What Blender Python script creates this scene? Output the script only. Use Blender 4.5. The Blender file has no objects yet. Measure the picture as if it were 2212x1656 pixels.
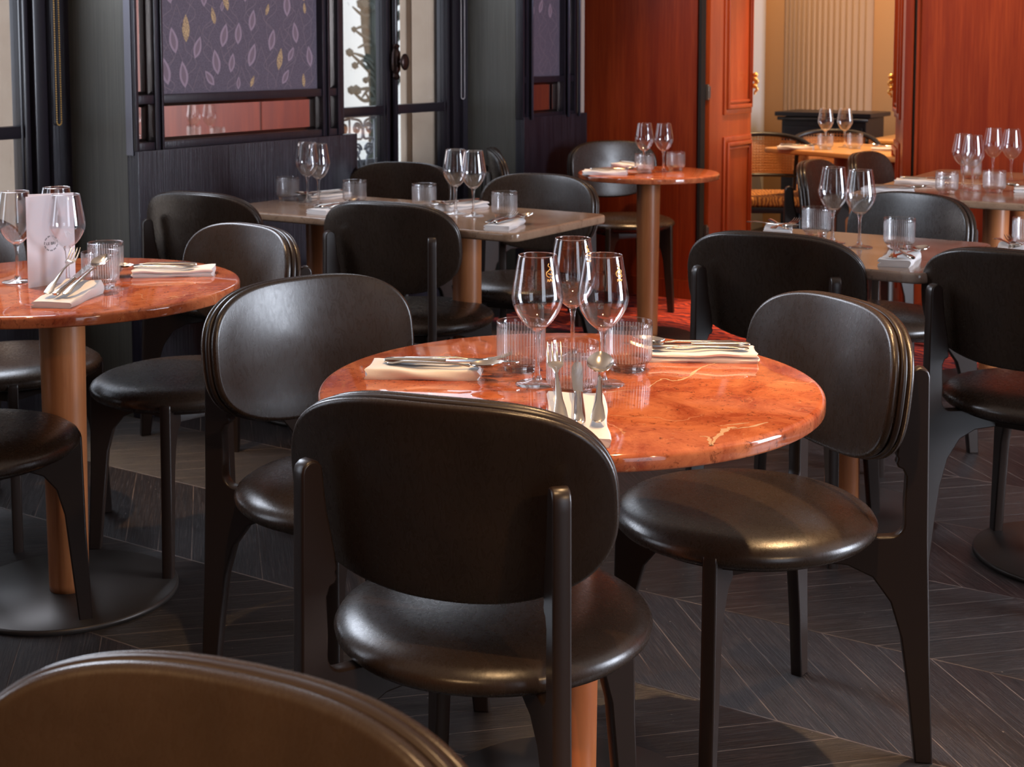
import bpy, bmesh, math, random
from math import sin, cos, pi, radians, sqrt
from mathutils import Vector, Matrix
random.seed(7)
SC = bpy.context.scene
COL = SC.collection

# ------------------------------------------------------------------ camera
YAW, PITCH = 0.57, 0.087
cam_d = bpy.data.cameras.new('camera'); cam = bpy.data.objects.new('camera', cam_d); COL.objects.link(cam)
cam.location = (0, 0, 1.305)
cam.rotation_euler = (pi/2 - PITCH, 0, YAW)
cam_d.sensor_width = 36; cam_d.lens = 3020/2212*36
cam_d.shift_y = -(828-365)/2212
cam_d.clip_start = 0.05
cam_d.dof.use_dof = True; cam_d.dof.focus_distance = 2.35; cam_d.dof.aperture_fstop = 11
SC.camera = cam

# ------------------------------------------------------------------ world and exposure
W = bpy.data.worlds.new('sky'); SC.world = W; W.use_nodes = True
W.node_tree.nodes['Background'].inputs[0].default_value = (0.78, 0.86, 1.0, 1)
W.node_tree.nodes['Background'].inputs[1].default_value = 2.3
SC.view_settings.view_transform = 'Standard'; SC.view_settings.look = 'None'
SC.view_settings.exposure = 0.05; SC.view_settings.gamma = 1.0
SC.cycles.max_bounces = 10; SC.cycles.transparent_max_bounces = 24
SC.cycles.transmission_bounces = 8; SC.cycles.glossy_bounces = 5; SC.cycles.diffuse_bounces = 3
SC.cycles.sample_clamp_indirect = 4.0; SC.cycles.caustics_refractive = False; SC.cycles.caustics_reflective = False
SC.cycles.use_denoising = True

def area(name, loc, rot, sx, sy, power, colr):
    d = bpy.data.lights.new(name, 'AREA'); d.shape = 'RECTANGLE'; d.size = sx; d.size_y = sy
    d.energy = power; d.color = colr
    o = bpy.data.objects.new(name, d); COL.objects.link(o); o.location = loc; o.rotation_euler = rot
    return o
def spot(name, loc, target, power, angle, blend=0.5, size=0.03, colr=(1, .62, .30)):
    d = bpy.data.lights.new(name, 'SPOT'); d.energy = power; d.color = colr; d.spot_size = radians(angle)
    d.spot_blend = blend; d.shadow_soft_size = size
    o = bpy.data.objects.new(name, d); COL.objects.link(o); o.location = loc
    o.rotation_euler = (Vector(target)-Vector(loc)).to_track_quat('-Z', 'Y').to_euler()
    return o
DAY = (0.80, 0.87, 1.0); WARM = (1, .58, .27)
# daylight through the windows of the left wall (their upper part) and of the right wall
area('daylight_left', (-3.95, 0.15, 1.75), (0, -pi/2, 0), 2.0, 1.2, 18, DAY)
area('daylight_left', (-3.98, 2.66, 2.15), (0, -pi/2, 0), 1.0, 1.1, 44, DAY)
area('daylight_left', (-3.98, 5.2, 2.15), (0, -pi/2, 0), 1.0, 1.1, 9, DAY)
area('daylight_right', (2.72, 4.25, 1.30), (0, pi/2, 0), 2.0, 1.35, 230, DAY)
area('daylight_right', (2.72, -0.4, 1.55), (0, pi/2, 0), 1.9, 1.3, 6, DAY)
# warm ceiling downlights, a side lamp and added fill lights
spot('warm_spot', (-.75, 3.3, 2.85), (-.84, 2.35, .45), 210, 24, .6)  # added spot, brightens the seat of the right chair
spot('warm_spot', (-.55, -1.3, 2.3), (-.70, .5, .70), 330, 22, .8)  # added spot behind the camera, warms the foreground chair back
spot('warm_spot', (1.5, .75, 2.2), (-1.0, 1.5, .45), 65, 48, .8)
area('daylight_next_room', (.15, 8.2, 1.7), (0, pi/2, 0), 1.8, 1.2, 85, DAY)
spot('warm_spot', (-0.90, 2.30, 2.85), (-0.88, 2.12, .75), 165, 42, .6)
spot('warm_spot', (-3.15, 2.15, 2.85), (-3.0, 2.25, .75), 190, 46)
spot('warm_spot', (-2.78, 5.75, 2.85), (-2.78, 5.65, .75), 210, 44)
spot('warm_spot', (-0.55, 1.0, 2.85), (-0.95, 1.6, .5), 90, 56)
spot('warm_spot', (-2.5, 4.3, 2.85), (-2.6, 4.3, .75), 55, 52)
spot('warm_spot', (-0.9, 5.6, 2.85), (-1.2, 6.2, 1.0), 50, 60)
spot('warm_spot', (-2.3, 5.7, 2.85), (-2.3, 6.5, 1.0), 110, 75)
area('ceiling_fill', (-1.2, 2.2, 2.88), (0, 0, 0), 4.5, 6.0, 10, (1, .74, .5))  # unseen panel, added as warm ambient fill
spot('warm_spot', (-3.3, 8.6, 2.85), (-3.4, 9.2, 1.4), 75, 90, .8)
spot('warm_spot', (-1.6, 8.6, 2.85), (-2.2, 9.3, 1.3), 75, 90, .8)
spot('warm_spot', (-2.45, 7.6, 2.85), (-2.5, 7.4, .75), 300, 60)

# ------------------------------------------------------------------ material helpers
MATS = {}
def newmat(name):
    m = bpy.data.materials.new(name); m.use_nodes = True
    nt = m.node_tree; b = nt.nodes['Principled BSDF']; MATS[name] = m
    return m, nt, b
def N(nt, t, **k):
    n = nt.nodes.new(t)
    for a, v in k.items():
        if a.startswith('i_'): n.inputs[int(a[2:])].default_value = v
        else: setattr(n, a, v)
    return n
def ramp(nt, fac, stops):
    r = nt.nodes.new('ShaderNodeValToRGB'); e = r.color_ramp.elements
    while len(e) < len(stops): e.new(.5)
    for i, (p, c) in enumerate(stops):
        e[i].position = p; e[i].color = (c, c, c, 1) if isinstance(c, (int, float)) else (*c, 1)
    nt.links.new(fac, r.inputs[0]); return r.outputs[0]
def coords(nt, scale=(1, 1, 1), rot=(0, 0, 0), kind='Object'):
    t = nt.nodes.new('ShaderNodeTexCoord'); mp = nt.nodes.new('ShaderNodeMapping')
    mp.inputs['Scale'].default_value = scale; mp.inputs['Rotation'].default_value = rot
    nt.links.new(t.outputs[kind], mp.inputs[0]); return mp.outputs[0]
def noise(nt, vec, scale, detail=4, rough=.5, dist=0):
    n = nt.nodes.new('ShaderNodeTexNoise'); nt.links.new(vec, n.inputs['Vector'])
    n.inputs['Scale'].default_value = scale; n.inputs['Detail'].default_value = detail
    n.inputs['Roughness'].default_value = rough; n.inputs['Distortion'].default_value = dist
    return n.outputs[0]
def mixc(nt, fac, a, b, mode='MIX'):
    n = nt.nodes.new('ShaderNodeMix'); n.data_type = 'RGBA'; n.blend_type = mode
    for i, v in ((0, fac), (6, a), (7, b)):
        if hasattr(v, 'is_linked') or hasattr(v, 'node'): nt.links.new(v, n.inputs[i])
        elif isinstance(v, (int, float)): n.inputs[i].default_value = v
        else: n.inputs[i].default_value = (*v, 1)
    return n.outputs[2]
def bump(nt, b, h, strength=.2, dist=.01):
    n = nt.nodes.new('ShaderNodeBump'); n.inputs['Strength'].default_value = strength; n.inputs['Distance'].default_value = dist
    nt.links.new(h, n.inputs['Height']); nt.links.new(n.outputs[0], b.inputs['Normal']); return n
def plain(name, c, rough=.5, metal=0, spec=.5, coat=0):
    m, nt, b = newmat(name); b.inputs['Base Color'].default_value = (*c, 1)
    b.inputs['Roughness'].default_value = rough; b.inputs['Metallic'].default_value = metal
    b.inputs['Specular IOR Level'].default_value = spec; b.inputs['Coat Weight'].default_value = coat
    return m
def math_(nt, op, a, b=None, c=None):
    n = nt.nodes.new('ShaderNodeMath'); n.operation = op
    for i, v in enumerate((a, b, c)):
        if v is None: continue
        if isinstance(v, (int, float)): n.inputs[i].default_value = v
        else: nt.links.new(v, n.inputs[i])
    return n.outputs[0]

def leather(name, c1, c2, rough=.36):
    m, nt, b = newmat(name); v = coords(nt)
    n1 = noise(nt, v, 5, 5, .6); b.inputs['Specular IOR Level'].default_value = .55
    nt.links.new(mixc(nt, ramp(nt, n1, [(.3, 0), (.7, 1)]), c1, c2), b.inputs['Base Color'])
    sc = noise(nt, coords(nt, (1, 1, .35), (.4, .3, .5)), 70, 6, .75, 1.8)
    nt.links.new(ramp(nt, sc, [(.35, rough-.01), (.52, rough+.01), (.6, rough+.05), (.7, rough+.01)]), b.inputs['Roughness'])
    vo = nt.nodes.new('ShaderNodeTexVoronoi'); vo.feature = 'DISTANCE_TO_EDGE'; vo.inputs['Scale'].default_value = 260
    nt.links.new(v, vo.inputs['Vector'])
    h = math_(nt, 'ADD', math_(nt, 'MULTIPLY', ramp(nt, vo.outputs[0], [(0, 0), (.25, 1)]), .12), math_(nt, 'MULTIPLY', sc, .9))
    h = math_(nt, 'ADD', h, math_(nt, 'MULTIPLY', noise(nt, v, 7, 2), 1.4))
    bump(nt, b, h, .05, .004); return m
LEATHER = leather('leather', (.020, .012, .008), (.036, .022, .0145), .27)
BLACKWOOD = plain('black_lacquered_wood', (.023, .0135, .010), .33, spec=.5)
def grain(name, c1, c2, c3, scale=(30, 30, 1.6), rough=.35, bs=.1, nscale=3, coat=0, kind='Object', spec=.5):
    m, nt, b = newmat(name); v = coords(nt, scale, kind=kind)
    a = noise(nt, v, nscale, 8, .62, .6); g = noise(nt, coords(nt, (scale[0]*.12, scale[1]*.12, scale[2]*.25), kind=kind), nscale, 3)
    col = mixc(nt, ramp(nt, a, [(.32, 0), (.68, 1)]), c1, c2)
    col = mixc(nt, ramp(nt, g, [(.35, 0), (.75, .8)]), col, c3)
    nt.links.new(col, b.inputs['Base Color']); b.inputs['Roughness'].default_value = rough
    b.inputs['Coat Weight'].default_value = coat; b.inputs['Coat Roughness'].default_value = .15
    b.inputs['Specular IOR Level'].default_value = spec; bump(nt, b, a, bs, .003); return m
MAHOGANY = grain('mahogany_veneer', (.20, .022, .0055), (.31, .050, .011), (.13, .010, .003), (34, 34, 1.1), .42, .03, coat=0, spec=.28)
DOORWOOD = grain('door_mahogany', (.30, .040, .008), (.42, .076, .015), (.22, .024, .005), (30, 30, 1.4), .33, .03, coat=.1)
DARKOAK = grain('ebonised_oak', (.006, .005, .008), (.040, .034, .048), (.011, .008, .014), (48, 48, 1.3), .34, .6)
PURPLEFRAME = grain('frame_oak', (.008, .006, .009), (.024, .020, .030), (.014, .012, .018), (60, 60, 3), .30, .25)
GREYREED = grain('grey_reeded_veneer', (.060, .056, .046), (.125, .117, .096), (.078, .074, .062), (90, 90, .8), .45, .35)
COLWOOD = grain('pedestal_oak', (.40, .135, .045), (.50, .19, .07), (.30, .09, .03), (55, 55, 2.4), .34, .06)
COLORANGE = grain('pedestal_stain', (.47, .125, .035), (.55, .165, .05), (.40, .09, .025), (12, 12, 2), .36, .06)
BASEMETAL = plain('dark_base_metal', (.060, .050, .044), .38, .55)
WINPAINT = plain('window_paint', (.018, .014, .019), .28)
BRASS = plain('polished_brass', (.95, .60, .18), .30, .85)
SILVER = plain('silver_plate', (.72, .66, .60), .16, 1)
BLADE = plain('steel_blade', (.62, .60, .58), .2, 1)
GOLDEN = plain('gilt_print', (.95, .55, .16), .35, .6)
CREAM = plain('cream_plaster', (.58, .33, .15), .6)
WARMTOP = plain('warm_lit_top', (.60, .30, .10), .3)  # tabletop colour with the warm lamplight worked into it
WHITEWALL = plain('white_plaster', (.72, .70, .68), .6)
PAPER = plain('menu_paper', (.86, .82, .86), .65)
PRINT = plain('menu_print', (.05, .05, .06), .6)
PORCELAIN = plain('white_porcelain', (.8, .76, .7), .2)
CEIL = plain('ceiling_paint', (.42, .34, .27), .8)
BLACKLAC = plain('black_cabinet_lacquer', (.010, .009, .012), .35)
GROOVE = plain('shadow_gap_black', (.004, .003, .003), .7)

def stone(name, base, dark, light, veinc, vs=2.2, rough=.09, seed=0, vein=.02, veinamt=1.0):
    m, nt, b = newmat(name)
    t = nt.nodes.new('ShaderNodeTexCoord'); mp = nt.nodes.new('ShaderNodeMapping')
    mp.inputs['Location'].default_value = (seed*1.7, seed*.9, 0); nt.links.new(t.outputs['Object'], mp.inputs[0]); v = mp.outputs[0]
    n1 = noise(nt, v, 8, 8, .72, .9); n2 = noise(nt, v, 60, 8, .8, .9)
    col = mixc(nt, ramp(nt, n1, [(.36, 0), (.62, 1)]), base, light)
    col = mixc(nt, ramp(nt, n2, [(.54, 0), (.64, .75)]), col, dark)
    n4 = noise(nt, v, 38, 5, .7, 1.5)
    col = mixc(nt, ramp(nt, n4, [(.64, 0), (.72, .5)]), col, veinc)
    # warped coordinates for the veins
    w = nt.nodes.new('ShaderNodeTexNoise'); nt.links.new(v, w.inputs['Vector']); w.inputs['Scale'].default_value = 6; w.inputs['Detail'].default_value = 5
    sub = nt.nodes.new('ShaderNodeVectorMath'); sub.operation = 'MULTIPLY_ADD'
    nt.links.new(w.outputs['Color'], sub.inputs[0]); sub.inputs[1].default_value = (.28, .28, .28); nt.links.new(v, sub.inputs[2])
    vo = nt.nodes.new('ShaderNodeTexVoronoi'); vo.feature = 'DISTANCE_TO_EDGE'; vo.inputs['Scale'].default_value = vs
    nt.links.new(sub.outputs[0], vo.inputs['Vector'])
    mask = ramp(nt, noise(nt, v, 4.5, 3), [(.54, 0), (.62, 1)])
    edge = ramp(nt, vo.outputs['Distance'], [(0, 1), (vein*.55, .9), (vein, 0)])
    f = math_(nt, 'MULTIPLY', math_(nt, 'MULTIPLY', edge, mask), veinamt)
    nt.links.new(mixc(nt, f, col, veinc), b.inputs['Base Color'])
    b.inputs['Roughness'].default_value = rough; b.inputs['Specular IOR Level'].default_value = .6
    return m
REDMARBLE = stone('red_marble', (.29, .052, .020), (.08, .016, .008), (.56, .170, .068), (.66, .36, .20), 3.4, .055, 3, .008, .55)
BROWNSTONE = stone('brown_marble', (.27, .165, .105), (.12, .07, .045), (.36, .23, .15), (.46, .36, .28), 3, .13, 5, .03, .5)
GREYSTONE = stone('grey_brown_marble', (.24, .165, .125), (.12, .08, .06), (.33, .24, .19), (.42, .36, .31), 3, .14, 9, .03, .5)

def cloth_mat():
    m, nt, b = newmat('napkin_linen'); b.inputs['Base Color'].default_value = (.74, .71, .70, 1); b.inputs['Roughness'].default_value = .85
    b.inputs['Sheen Weight'].default_value = .2
    bump(nt, b, noise(nt, coords(nt), 300, 3), .15, .001); return m
LINEN = cloth_mat()

def thin_glass():
    m, nt, b = newmat('thin_glass'); nt.nodes.remove(b)
    out = nt.nodes['Material Output']; tr = nt.nodes.new('ShaderNodeBsdfTransparent'); tr.inputs[0].default_value = (.965, .965, .97, 1)
    gl = nt.nodes.new('ShaderNodeBsdfGlossy'); gl.inputs['Roughness'].default_value = .02; gl.inputs['Color'].default_value = (1, 1, 1, 1)
    fr = nt.nodes.new('ShaderNodeFresnel'); ge = nt.nodes.new('ShaderNodeNewGeometry')
    # same reflectance on both faces of the thin wall
    nt.links.new(math_(nt, 'ADD', 1.55, math_(nt, 'MULTIPLY', ge.outputs['Backfacing'], -0.9048)), fr.inputs[0])
    f = math_(nt, 'MULTIPLY', fr.outputs[0], 1.35)
    mx = nt.nodes.new('ShaderNodeMixShader'); nt.links.new(f, mx.inputs[0]); nt.links.new(tr.outputs[0], mx.inputs[1]); nt.links.new(gl.outputs[0], mx.inputs[2])
    nt.links.new(mx.outputs[0], out.inputs[0]); return m
THIN = thin_glass()
def ribbed_glass():
    m, nt, b = newmat('ribbed_glass'); nt.nodes.remove(b)
    out = nt.nodes['Material Output']; tr = nt.nodes.new('ShaderNodeBsdfTransparent'); tr.inputs[0].default_value = (.965, .965, .97, 1)
    gl = nt.nodes.new('ShaderNodeBsdfGlossy'); gl.inputs['Roughness'].default_value = .03
    fr = nt.nodes.new('ShaderNodeFresnel'); ge = nt.nodes.new('ShaderNodeNewGeometry')
    nt.links.new(math_(nt, 'ADD', 1.55, math_(nt, 'MULTIPLY', ge.outputs['Backfacing'], 1/1.55-1.55)), fr.inputs[0])
    mx = nt.nodes.new('ShaderNodeMixShader'); nt.links.new(fr.outputs[0], mx.inputs[0]); nt.links.new(tr.outputs[0], mx.inputs[1]); nt.links.new(gl.outputs[0], mx.inputs[2])
    # pressed flutes: each groove line scatters a little light
    t = nt.nodes.new('ShaderNodeTexCoord'); sp = nt.nodes.new('ShaderNodeSeparateXYZ'); nt.links.new(t.outputs['Object'], sp.inputs[0])
    a = math_(nt, 'ARCTAN2', sp.outputs[1], sp.outputs[0]); c = math_(nt, 'COSINE', math_(nt, 'MULTIPLY', a, 46.0))
    line = ramp(nt, math_(nt, 'MULTIPLY_ADD', c, .5, .5), [(.0, .32), (.25, .10), (.6, .02), (.95, .0), (1, .10)])
    zm = math_(nt, 'MULTIPLY', math_(nt, 'GREATER_THAN', sp.outputs[2], .018), math_(nt, 'LESS_THAN', sp.outputs[2], .076))
    g2 = nt.nodes.new('ShaderNodeBsdfGlossy'); g2.inputs['Roughness'].default_value = .35
    tl = nt.nodes.new('ShaderNodeBsdfTranslucent'); tl.inputs[0].default_value = (.9, .9, .93, 1)
    m1 = nt.nodes.new('ShaderNodeMixShader'); m1.inputs[0].default_value = .35; nt.links.new(g2.outputs[0], m1.inputs[1]); nt.links.new(tl.outputs[0], m1.inputs[2])
    m2 = nt.nodes.new('ShaderNodeMixShader'); nt.links.new(math_(nt, 'MULTIPLY', line, zm), m2.inputs[0])
    nt.links.new(mx.outputs[0], m2.inputs[1]); nt.links.new(m1.outputs[0], m2.inputs[2]); nt.links.new(m2.outputs[0], out.inputs[0]); return m
RIBBED = ribbed_glass()
def solid_glass():
    m, nt, b = newmat('solid_glass'); b.inputs['Transmission Weight'].default_value = 1; b.inputs['Roughness'].default_value = .01
    b.inputs['IOR'].default_value = 1.5; b.inputs['Base Color'].default_value = (1, 1, 1, 1)
    tr = nt.nodes.new('ShaderNodeBsdfTransparent'); mx = nt.nodes.new('ShaderNodeMixShader'); mx.inputs[0].default_value = .42
    nt.links.new(tr.outputs[0], mx.inputs[1]); nt.links.new(b.outputs[0], mx.inputs[2]); nt.links.new(mx.outputs[0], nt.nodes['Material Output'].inputs[0]); return m
SOLID = solid_glass()
def stem_glass():
    m = SOLID.copy(); m.name = 'stem_glass'
    for n in m.node_tree.nodes:
        if n.type == 'MIX_SHADER': n.inputs[0].default_value = .6
    return m
STEMGLASS = stem_glass()
MIRROR = plain('bevelled_mirror', (.90, .78, .70), .02, 1)

def floor_mat():
    m, nt, b = newmat('chevron_oak')
    t = nt.nodes.new('ShaderNodeTexCoord'); s = nt.nodes.new('ShaderNodeSeparateXYZ'); nt.links.new(t.outputs['Object'], s.inputs[0])
    X, Y = s.outputs[0], s.outputs[1]; Wd = .44
    r = math_(nt, 'DIVIDE', math_(nt, 'SUBTRACT', Y, 2.48-4.4), Wd)
    row = math_(nt, 'FLOOR', r); f = math_(nt, 'SUBTRACT', r, row)
    odd = math_(nt, 'MODULO', row, 2.0)
    # rows alternate direction: s = x + f*W on even rows, x + (1-f)*W on odd ones
    sh = math_(nt, 'ADD', math_(nt, 'MULTIPLY', math_(nt, 'SUBTRACT', 1.0, odd), f), math_(nt, 'MULTIPLY', odd, math_(nt, 'SUBTRACT', 1.0, f)))
    S = math_(nt, 'ADD', X, math_(nt, 'MULTIPLY', sh, Wd))
    q = math_(nt, 'DIVIDE', S, .122); pi_ = math_(nt, 'FLOOR', q); pf = math_(nt, 'SUBTRACT', q, pi_)
    cid = nt.nodes.new('ShaderNodeCombineXYZ'); nt.links.new(pi_, cid.inputs[0]); nt.links.new(row, cid.inputs[1])
    wn = nt.nodes.new('ShaderNodeTexWhiteNoise'); nt.links.new(cid.outputs[0], wn.inputs[0])
    # grain runs along the board: across = pf, along = y
    gv = nt.nodes.new('ShaderNodeCombineXYZ'); nt.links.new(math_(nt, 'MULTIPLY', S, 55), gv.inputs[0]); nt.links.new(math_(nt, 'MULTIPLY', Y, 2.6), gv.inputs[1]); nt.links.new(math_(nt, 'MULTIPLY', wn.outputs[0], 40), gv.inputs[2])
    g = noise(nt, gv.outputs[0], 1.3, 8, .7, 1.6)
    g2 = noise(nt, gv.outputs[0], 5.5, 5, .8, .6)
    base = mixc(nt, ramp(nt, g, [(.35, 0), (.66, 1)]), (.004, .003, .003), (.032, .023, .0215))
    base = mixc(nt, math_(nt, 'MULTIPLY', wn.outputs[0], .55), base, (.018, .0125, .0115))
    base = mixc(nt, ramp(nt, g2, [(.53, 0), (.66, .75)]), base, (.115, .093, .088))
    # pale filler in the joints, worn here and there
    j1 = ramp(nt, pf, [(0, 1), (.011, 1), (.02, 0), (.985, 0), (.995, 1)])
    j2 = ramp(nt, f, [(0, 1), (.0035, 1), (.006, 0), (.995, 0), (.998, 1)])
    j = math_(nt, 'MULTIPLY', math_(nt, 'MAXIMUM', j1, j2), ramp(nt, noise(nt, t.outputs['Object'], 3.1, 4), [(.42, .08), (.60, .9)]))
    col = mixc(nt, j, base, (.26, .19, .155))
    sp = noise(nt, t.outputs['Object'], 90, 2, .5)
    col = mixc(nt, ramp(nt, sp, [(.745, 0), (.77, .7)]), col, (.4, .33, .28))
    nt.links.new(col, b.inputs['Base Color'])
    nt.links.new(ramp(nt, g, [(.3, .46), (.7, .27)]), b.inputs['Roughness'])
    b.inputs['Specular IOR Level'].default_value = .65
    h = math_(nt, 'SUBTRACT', math_(nt, 'ADD', math_(nt, 'MULTIPLY', g, 1.0), math_(nt, 'MULTIPLY', g2, .7)), math_(nt, 'MULTIPLY', math_(nt, 'MAXIMUM', j1, j2), .6))
    bump(nt, b, h, .75, .004); return m
FLOOR = floor_mat()
def carpet_mat():
    m, nt, b = newmat('patterned_red_carpet'); v = coords(nt, (1, 1, 1))
    w = nt.nodes.new('ShaderNodeTexWave'); w.wave_type = 'RINGS'; w.inputs['Scale'].default_value = 7; w.inputs['Distortion'].default_value = 11
    w.inputs['Detail'].default_value = 2; w.inputs['Detail Scale'].default_value = 1.2; nt.links.new(v, w.inputs['Vector'])
    nt.links.new(mixc(nt, ramp(nt, w.outputs['Fac'], [(.42, 0), (.55, 1)]), (.55, .055, .018), (.13, .008, .018)), b.inputs['Base Color'])
    b.inputs['Roughness'].default_value = .95; bump(nt, b, noise(nt, v, 400, 2), .4, .003); return m
CARPET = carpet_mat()
def limestone():
    m, nt, b = newmat('outdoor_limestone'); v = coords(nt)
    n = noise(nt, v, 4, 7, .7); n2 = noise(nt, coords(nt, (3, 3, .5)), 5, 6, .8)
    col = mixc(nt, ramp(nt, n, [(.3, 0), (.7, 1)]), (.60, .45, .33), (.72, .57, .43))
    col = mixc(nt, ramp(nt, n2, [(.62, 0), (.7, .45)]), col, (.36, .26, .18))
    nt.links.new(col, b.inputs['Base Color']); b.inputs['Roughness'].default_value = .85; bump(nt, b, n, .3, .01); return m
LIME = limestone()
def facade_mat():
    m, nt, b = newmat('weathered_white_render'); v = coords(nt, (1, 1, .6))
    n2 = noise(nt, v, 9, 7, .75, 1.2)
    nt.links.new(mixc(nt, ramp(nt, n2, [(.60, 0), (.66, .7)]), (.80, .84, .80), (.22, .24, .22)), b.inputs['Base Color'])
    b.inputs['Roughness'].default_value = .8; return m
FACADE = facade_mat()
IRON = plain('grey_painted_iron', (.34, .36, .38), .35, .3)
BARK = plain('dark_bark', (.045, .055, .045), .9)
def cane_mat():
    m, nt, b = newmat('woven_cane')
    b.inputs['Base Color'].default_value = (.50, .20, .055, 1); b.inputs['Roughness'].default_value = .45; return m
CANE = cane_mat()
def zigzag():
    m, nt, b = newmat('zigzag_seat_fabric'); v = coords(nt)
    w = nt.nodes.new('ShaderNodeTexWave'); w.inputs['Scale'].default_value = 16; w.inputs['Distortion'].default_value = 6; w.inputs['Detail Scale'].default_value = 1.5
    nt.links.new(v, w.inputs['Vector'])
    nt.links.new(mixc(nt, ramp(nt, w.outputs['Fac'], [(.35, 0), (.6, 1)]), (.55, .24, .05), (.20, .06, .015)), b.inputs['Base Color'])
    b.inputs['Roughness'].default_value = .8; return m
ZIG = zigzag()
def wallpaper():
    m, nt, b = newmat('plum_wallcovering'); v = coords(nt)
    nt.links.new(mixc(nt, ramp(nt, noise(nt, v, 220, 3), [(.35, 0), (.65, 1)]), (.088, .070, .096), (.135, .108, .145)), b.inputs['Base Color'])
    b.inputs['Roughness'].default_value = .55; bump(nt, b, noise(nt, v, 500, 2), .2, .001); return m
PLUM = wallpaper()
MAUVE = plain('mauve_leaf_print', (.31, .23, .29), .6)
MAUVED = plain('mauve_leaf_heart', (.19, .135, .17), .6)
LINE = plain('pale_stem_print', (.24, .18, .21), .6)
def fleck():
    m, nt, b = newmat('gold_flecked_print'); v = coords(nt)
    nt.links.new(mixc(nt, ramp(nt, noise(nt, v, 330, 2), [(.45, 0), (.55, 1)]), (.22, .15, .12), (.62, .43, .22)), b.inputs['Base Color'])
    b.inputs['Roughness'].default_value = .4; return m
FLECK = fleck()

# ------------------------------------------------------------------ mesh helpers
def obj(name, me, mat=None, parent=None, loc=None, rot=None):
    if isinstance(me, bmesh.types.BMesh):
        bm = me; me = bpy.data.meshes.new(name); bm.to_mesh(me); bm.free()
    o = bpy.data.objects.new(name, me); COL.objects.link(o)
    if mat is not None and not me.materials:
        for mm in (mat if isinstance(mat, (list, tuple)) else [mat]): me.materials.append(mm)
    if parent: o.parent = parent
    if loc is not None: o.location = loc
    if rot is not None: o.rotation_euler = rot
    return o
def tag(o, label=None, cat=None, group=None, kind=None):
    if label: o['label'] = label
    if cat: o['category'] = cat
    if group: o['group'] = group
    if kind: o['kind'] = kind
    return o
def empty(name, loc=(0, 0, 0), rz=0):
    o = bpy.data.objects.new(name, None); COL.objects.link(o); o.location = loc; o.rotation_euler = (0, 0, rz)
    o.empty_display_size = .05; return o
def copy_tree(o, parent=None):
    c = o.copy(); COL.objects.link(c); c.parent = parent
    for ch in list(o.children): copy_tree(ch, c)
    return c
def smooth(bm, ang=35):
    for f in bm.faces: f.smooth = True
    for e in bm.edges:
        if len(e.link_faces) == 2 and e.calc_face_angle(0) > radians(ang): e.smooth = False
    return bm
def flatbig(bm, n=9):
    for f in bm.faces:
        if len(f.verts) >= n: f.smooth = False
    return bm
def flataxis(bm):
    for f in bm.faces:
        if max(abs(c) for c in f.normal) > .9999: f.smooth = False
    return bm
def box(bm, x0, x1, y0, y1, z0, z1, bev=0, seg=2):
    r = bmesh.ops.create_cube(bm, size=1)
    for v in r['verts']:
        v.co = Vector((x0+(v.co.x+.5)*(x1-x0), y0+(v.co.y+.5)*(y1-y0), z0+(v.co.z+.5)*(z1-z0)))
    if bev:
        es = list({e for v in r['verts'] for e in v.link_edges})
        bmesh.ops.bevel(bm, geom=es, offset=bev, segments=seg, affect='EDGES', profile=.6)
    return bm
def nb(): return bmesh.new()
def boxo(name, x0, x1, y0, y1, z0, z1, mat, parent=None, bev=0):
    bm = box(nb(), x0, x1, y0, y1, z0, z1, bev)
    bm.normal_update()
    if bev: flataxis(smooth(bm))
    return obj(name, bm, mat, parent)
def lathe(bm, prof, seg=48, center=(0, 0), closed=False, ribs=0, ribamp=0):
    rings = []
    for (r, z) in prof:
        if r < 1e-6: rings.append([bm.verts.new((center[0], center[1], z))])
        else: rings.append([bm.verts.new((center[0]+r*cos(2*pi*i/seg), center[1]+r*sin(2*pi*i/seg), z)) for i in range(seg)])
    n = len(rings)
    for k in range(n if closed else n-1):
        a, b = rings[k], rings[(k+1) % n]
        for i in range(seg):
            j = (i+1) % seg
            if len(a) == 1 and len(b) == 1: continue
            if len(a) == 1: bm.faces.new((a[0], b[j], b[i]))
            elif len(b) == 1: bm.faces.new((a[i], a[j], b[0]))
            else: bm.faces.new((a[i], a[j], b[j], b[i]))
    return bm
def tube(bm, pts, rad, seg=8, cap=True, flat=1.0, up=None):
    pts = [Vector(p) for p in pts]; rads = rad if isinstance(rad, (list, tuple)) else [rad]*len(pts)
    rings = []; nrm = None
    for i, p in enumerate(pts):
        t = (pts[min(i+1, len(pts)-1)]-pts[max(i-1, 0)]).normalized()
        if up is not None: a = Vector(up)
        else: a = nrm if nrm is not None else (Vector((0, 0, 1)) if abs(t.z) < .9 else Vector((1, 0, 0)))
        bn = t.cross(a).normalized(); nrm = bn.cross(t).normalized()
        rings.append([bm.verts.new(p + bn*cos(2*pi*k/seg)*rads[i] + nrm*sin(2*pi*k/seg)*rads[i]*flat) for k in range(seg)])
    for a, b in zip(rings, rings[1:]):
        for k in range(seg):
            j = (k+1) % seg; bm.faces.new((a[k], a[j], b[j], b[k]))
    if cap:
        bm.faces.new(list(reversed(rings[0]))); bm.faces.new(rings[-1])
    return bm
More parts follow.
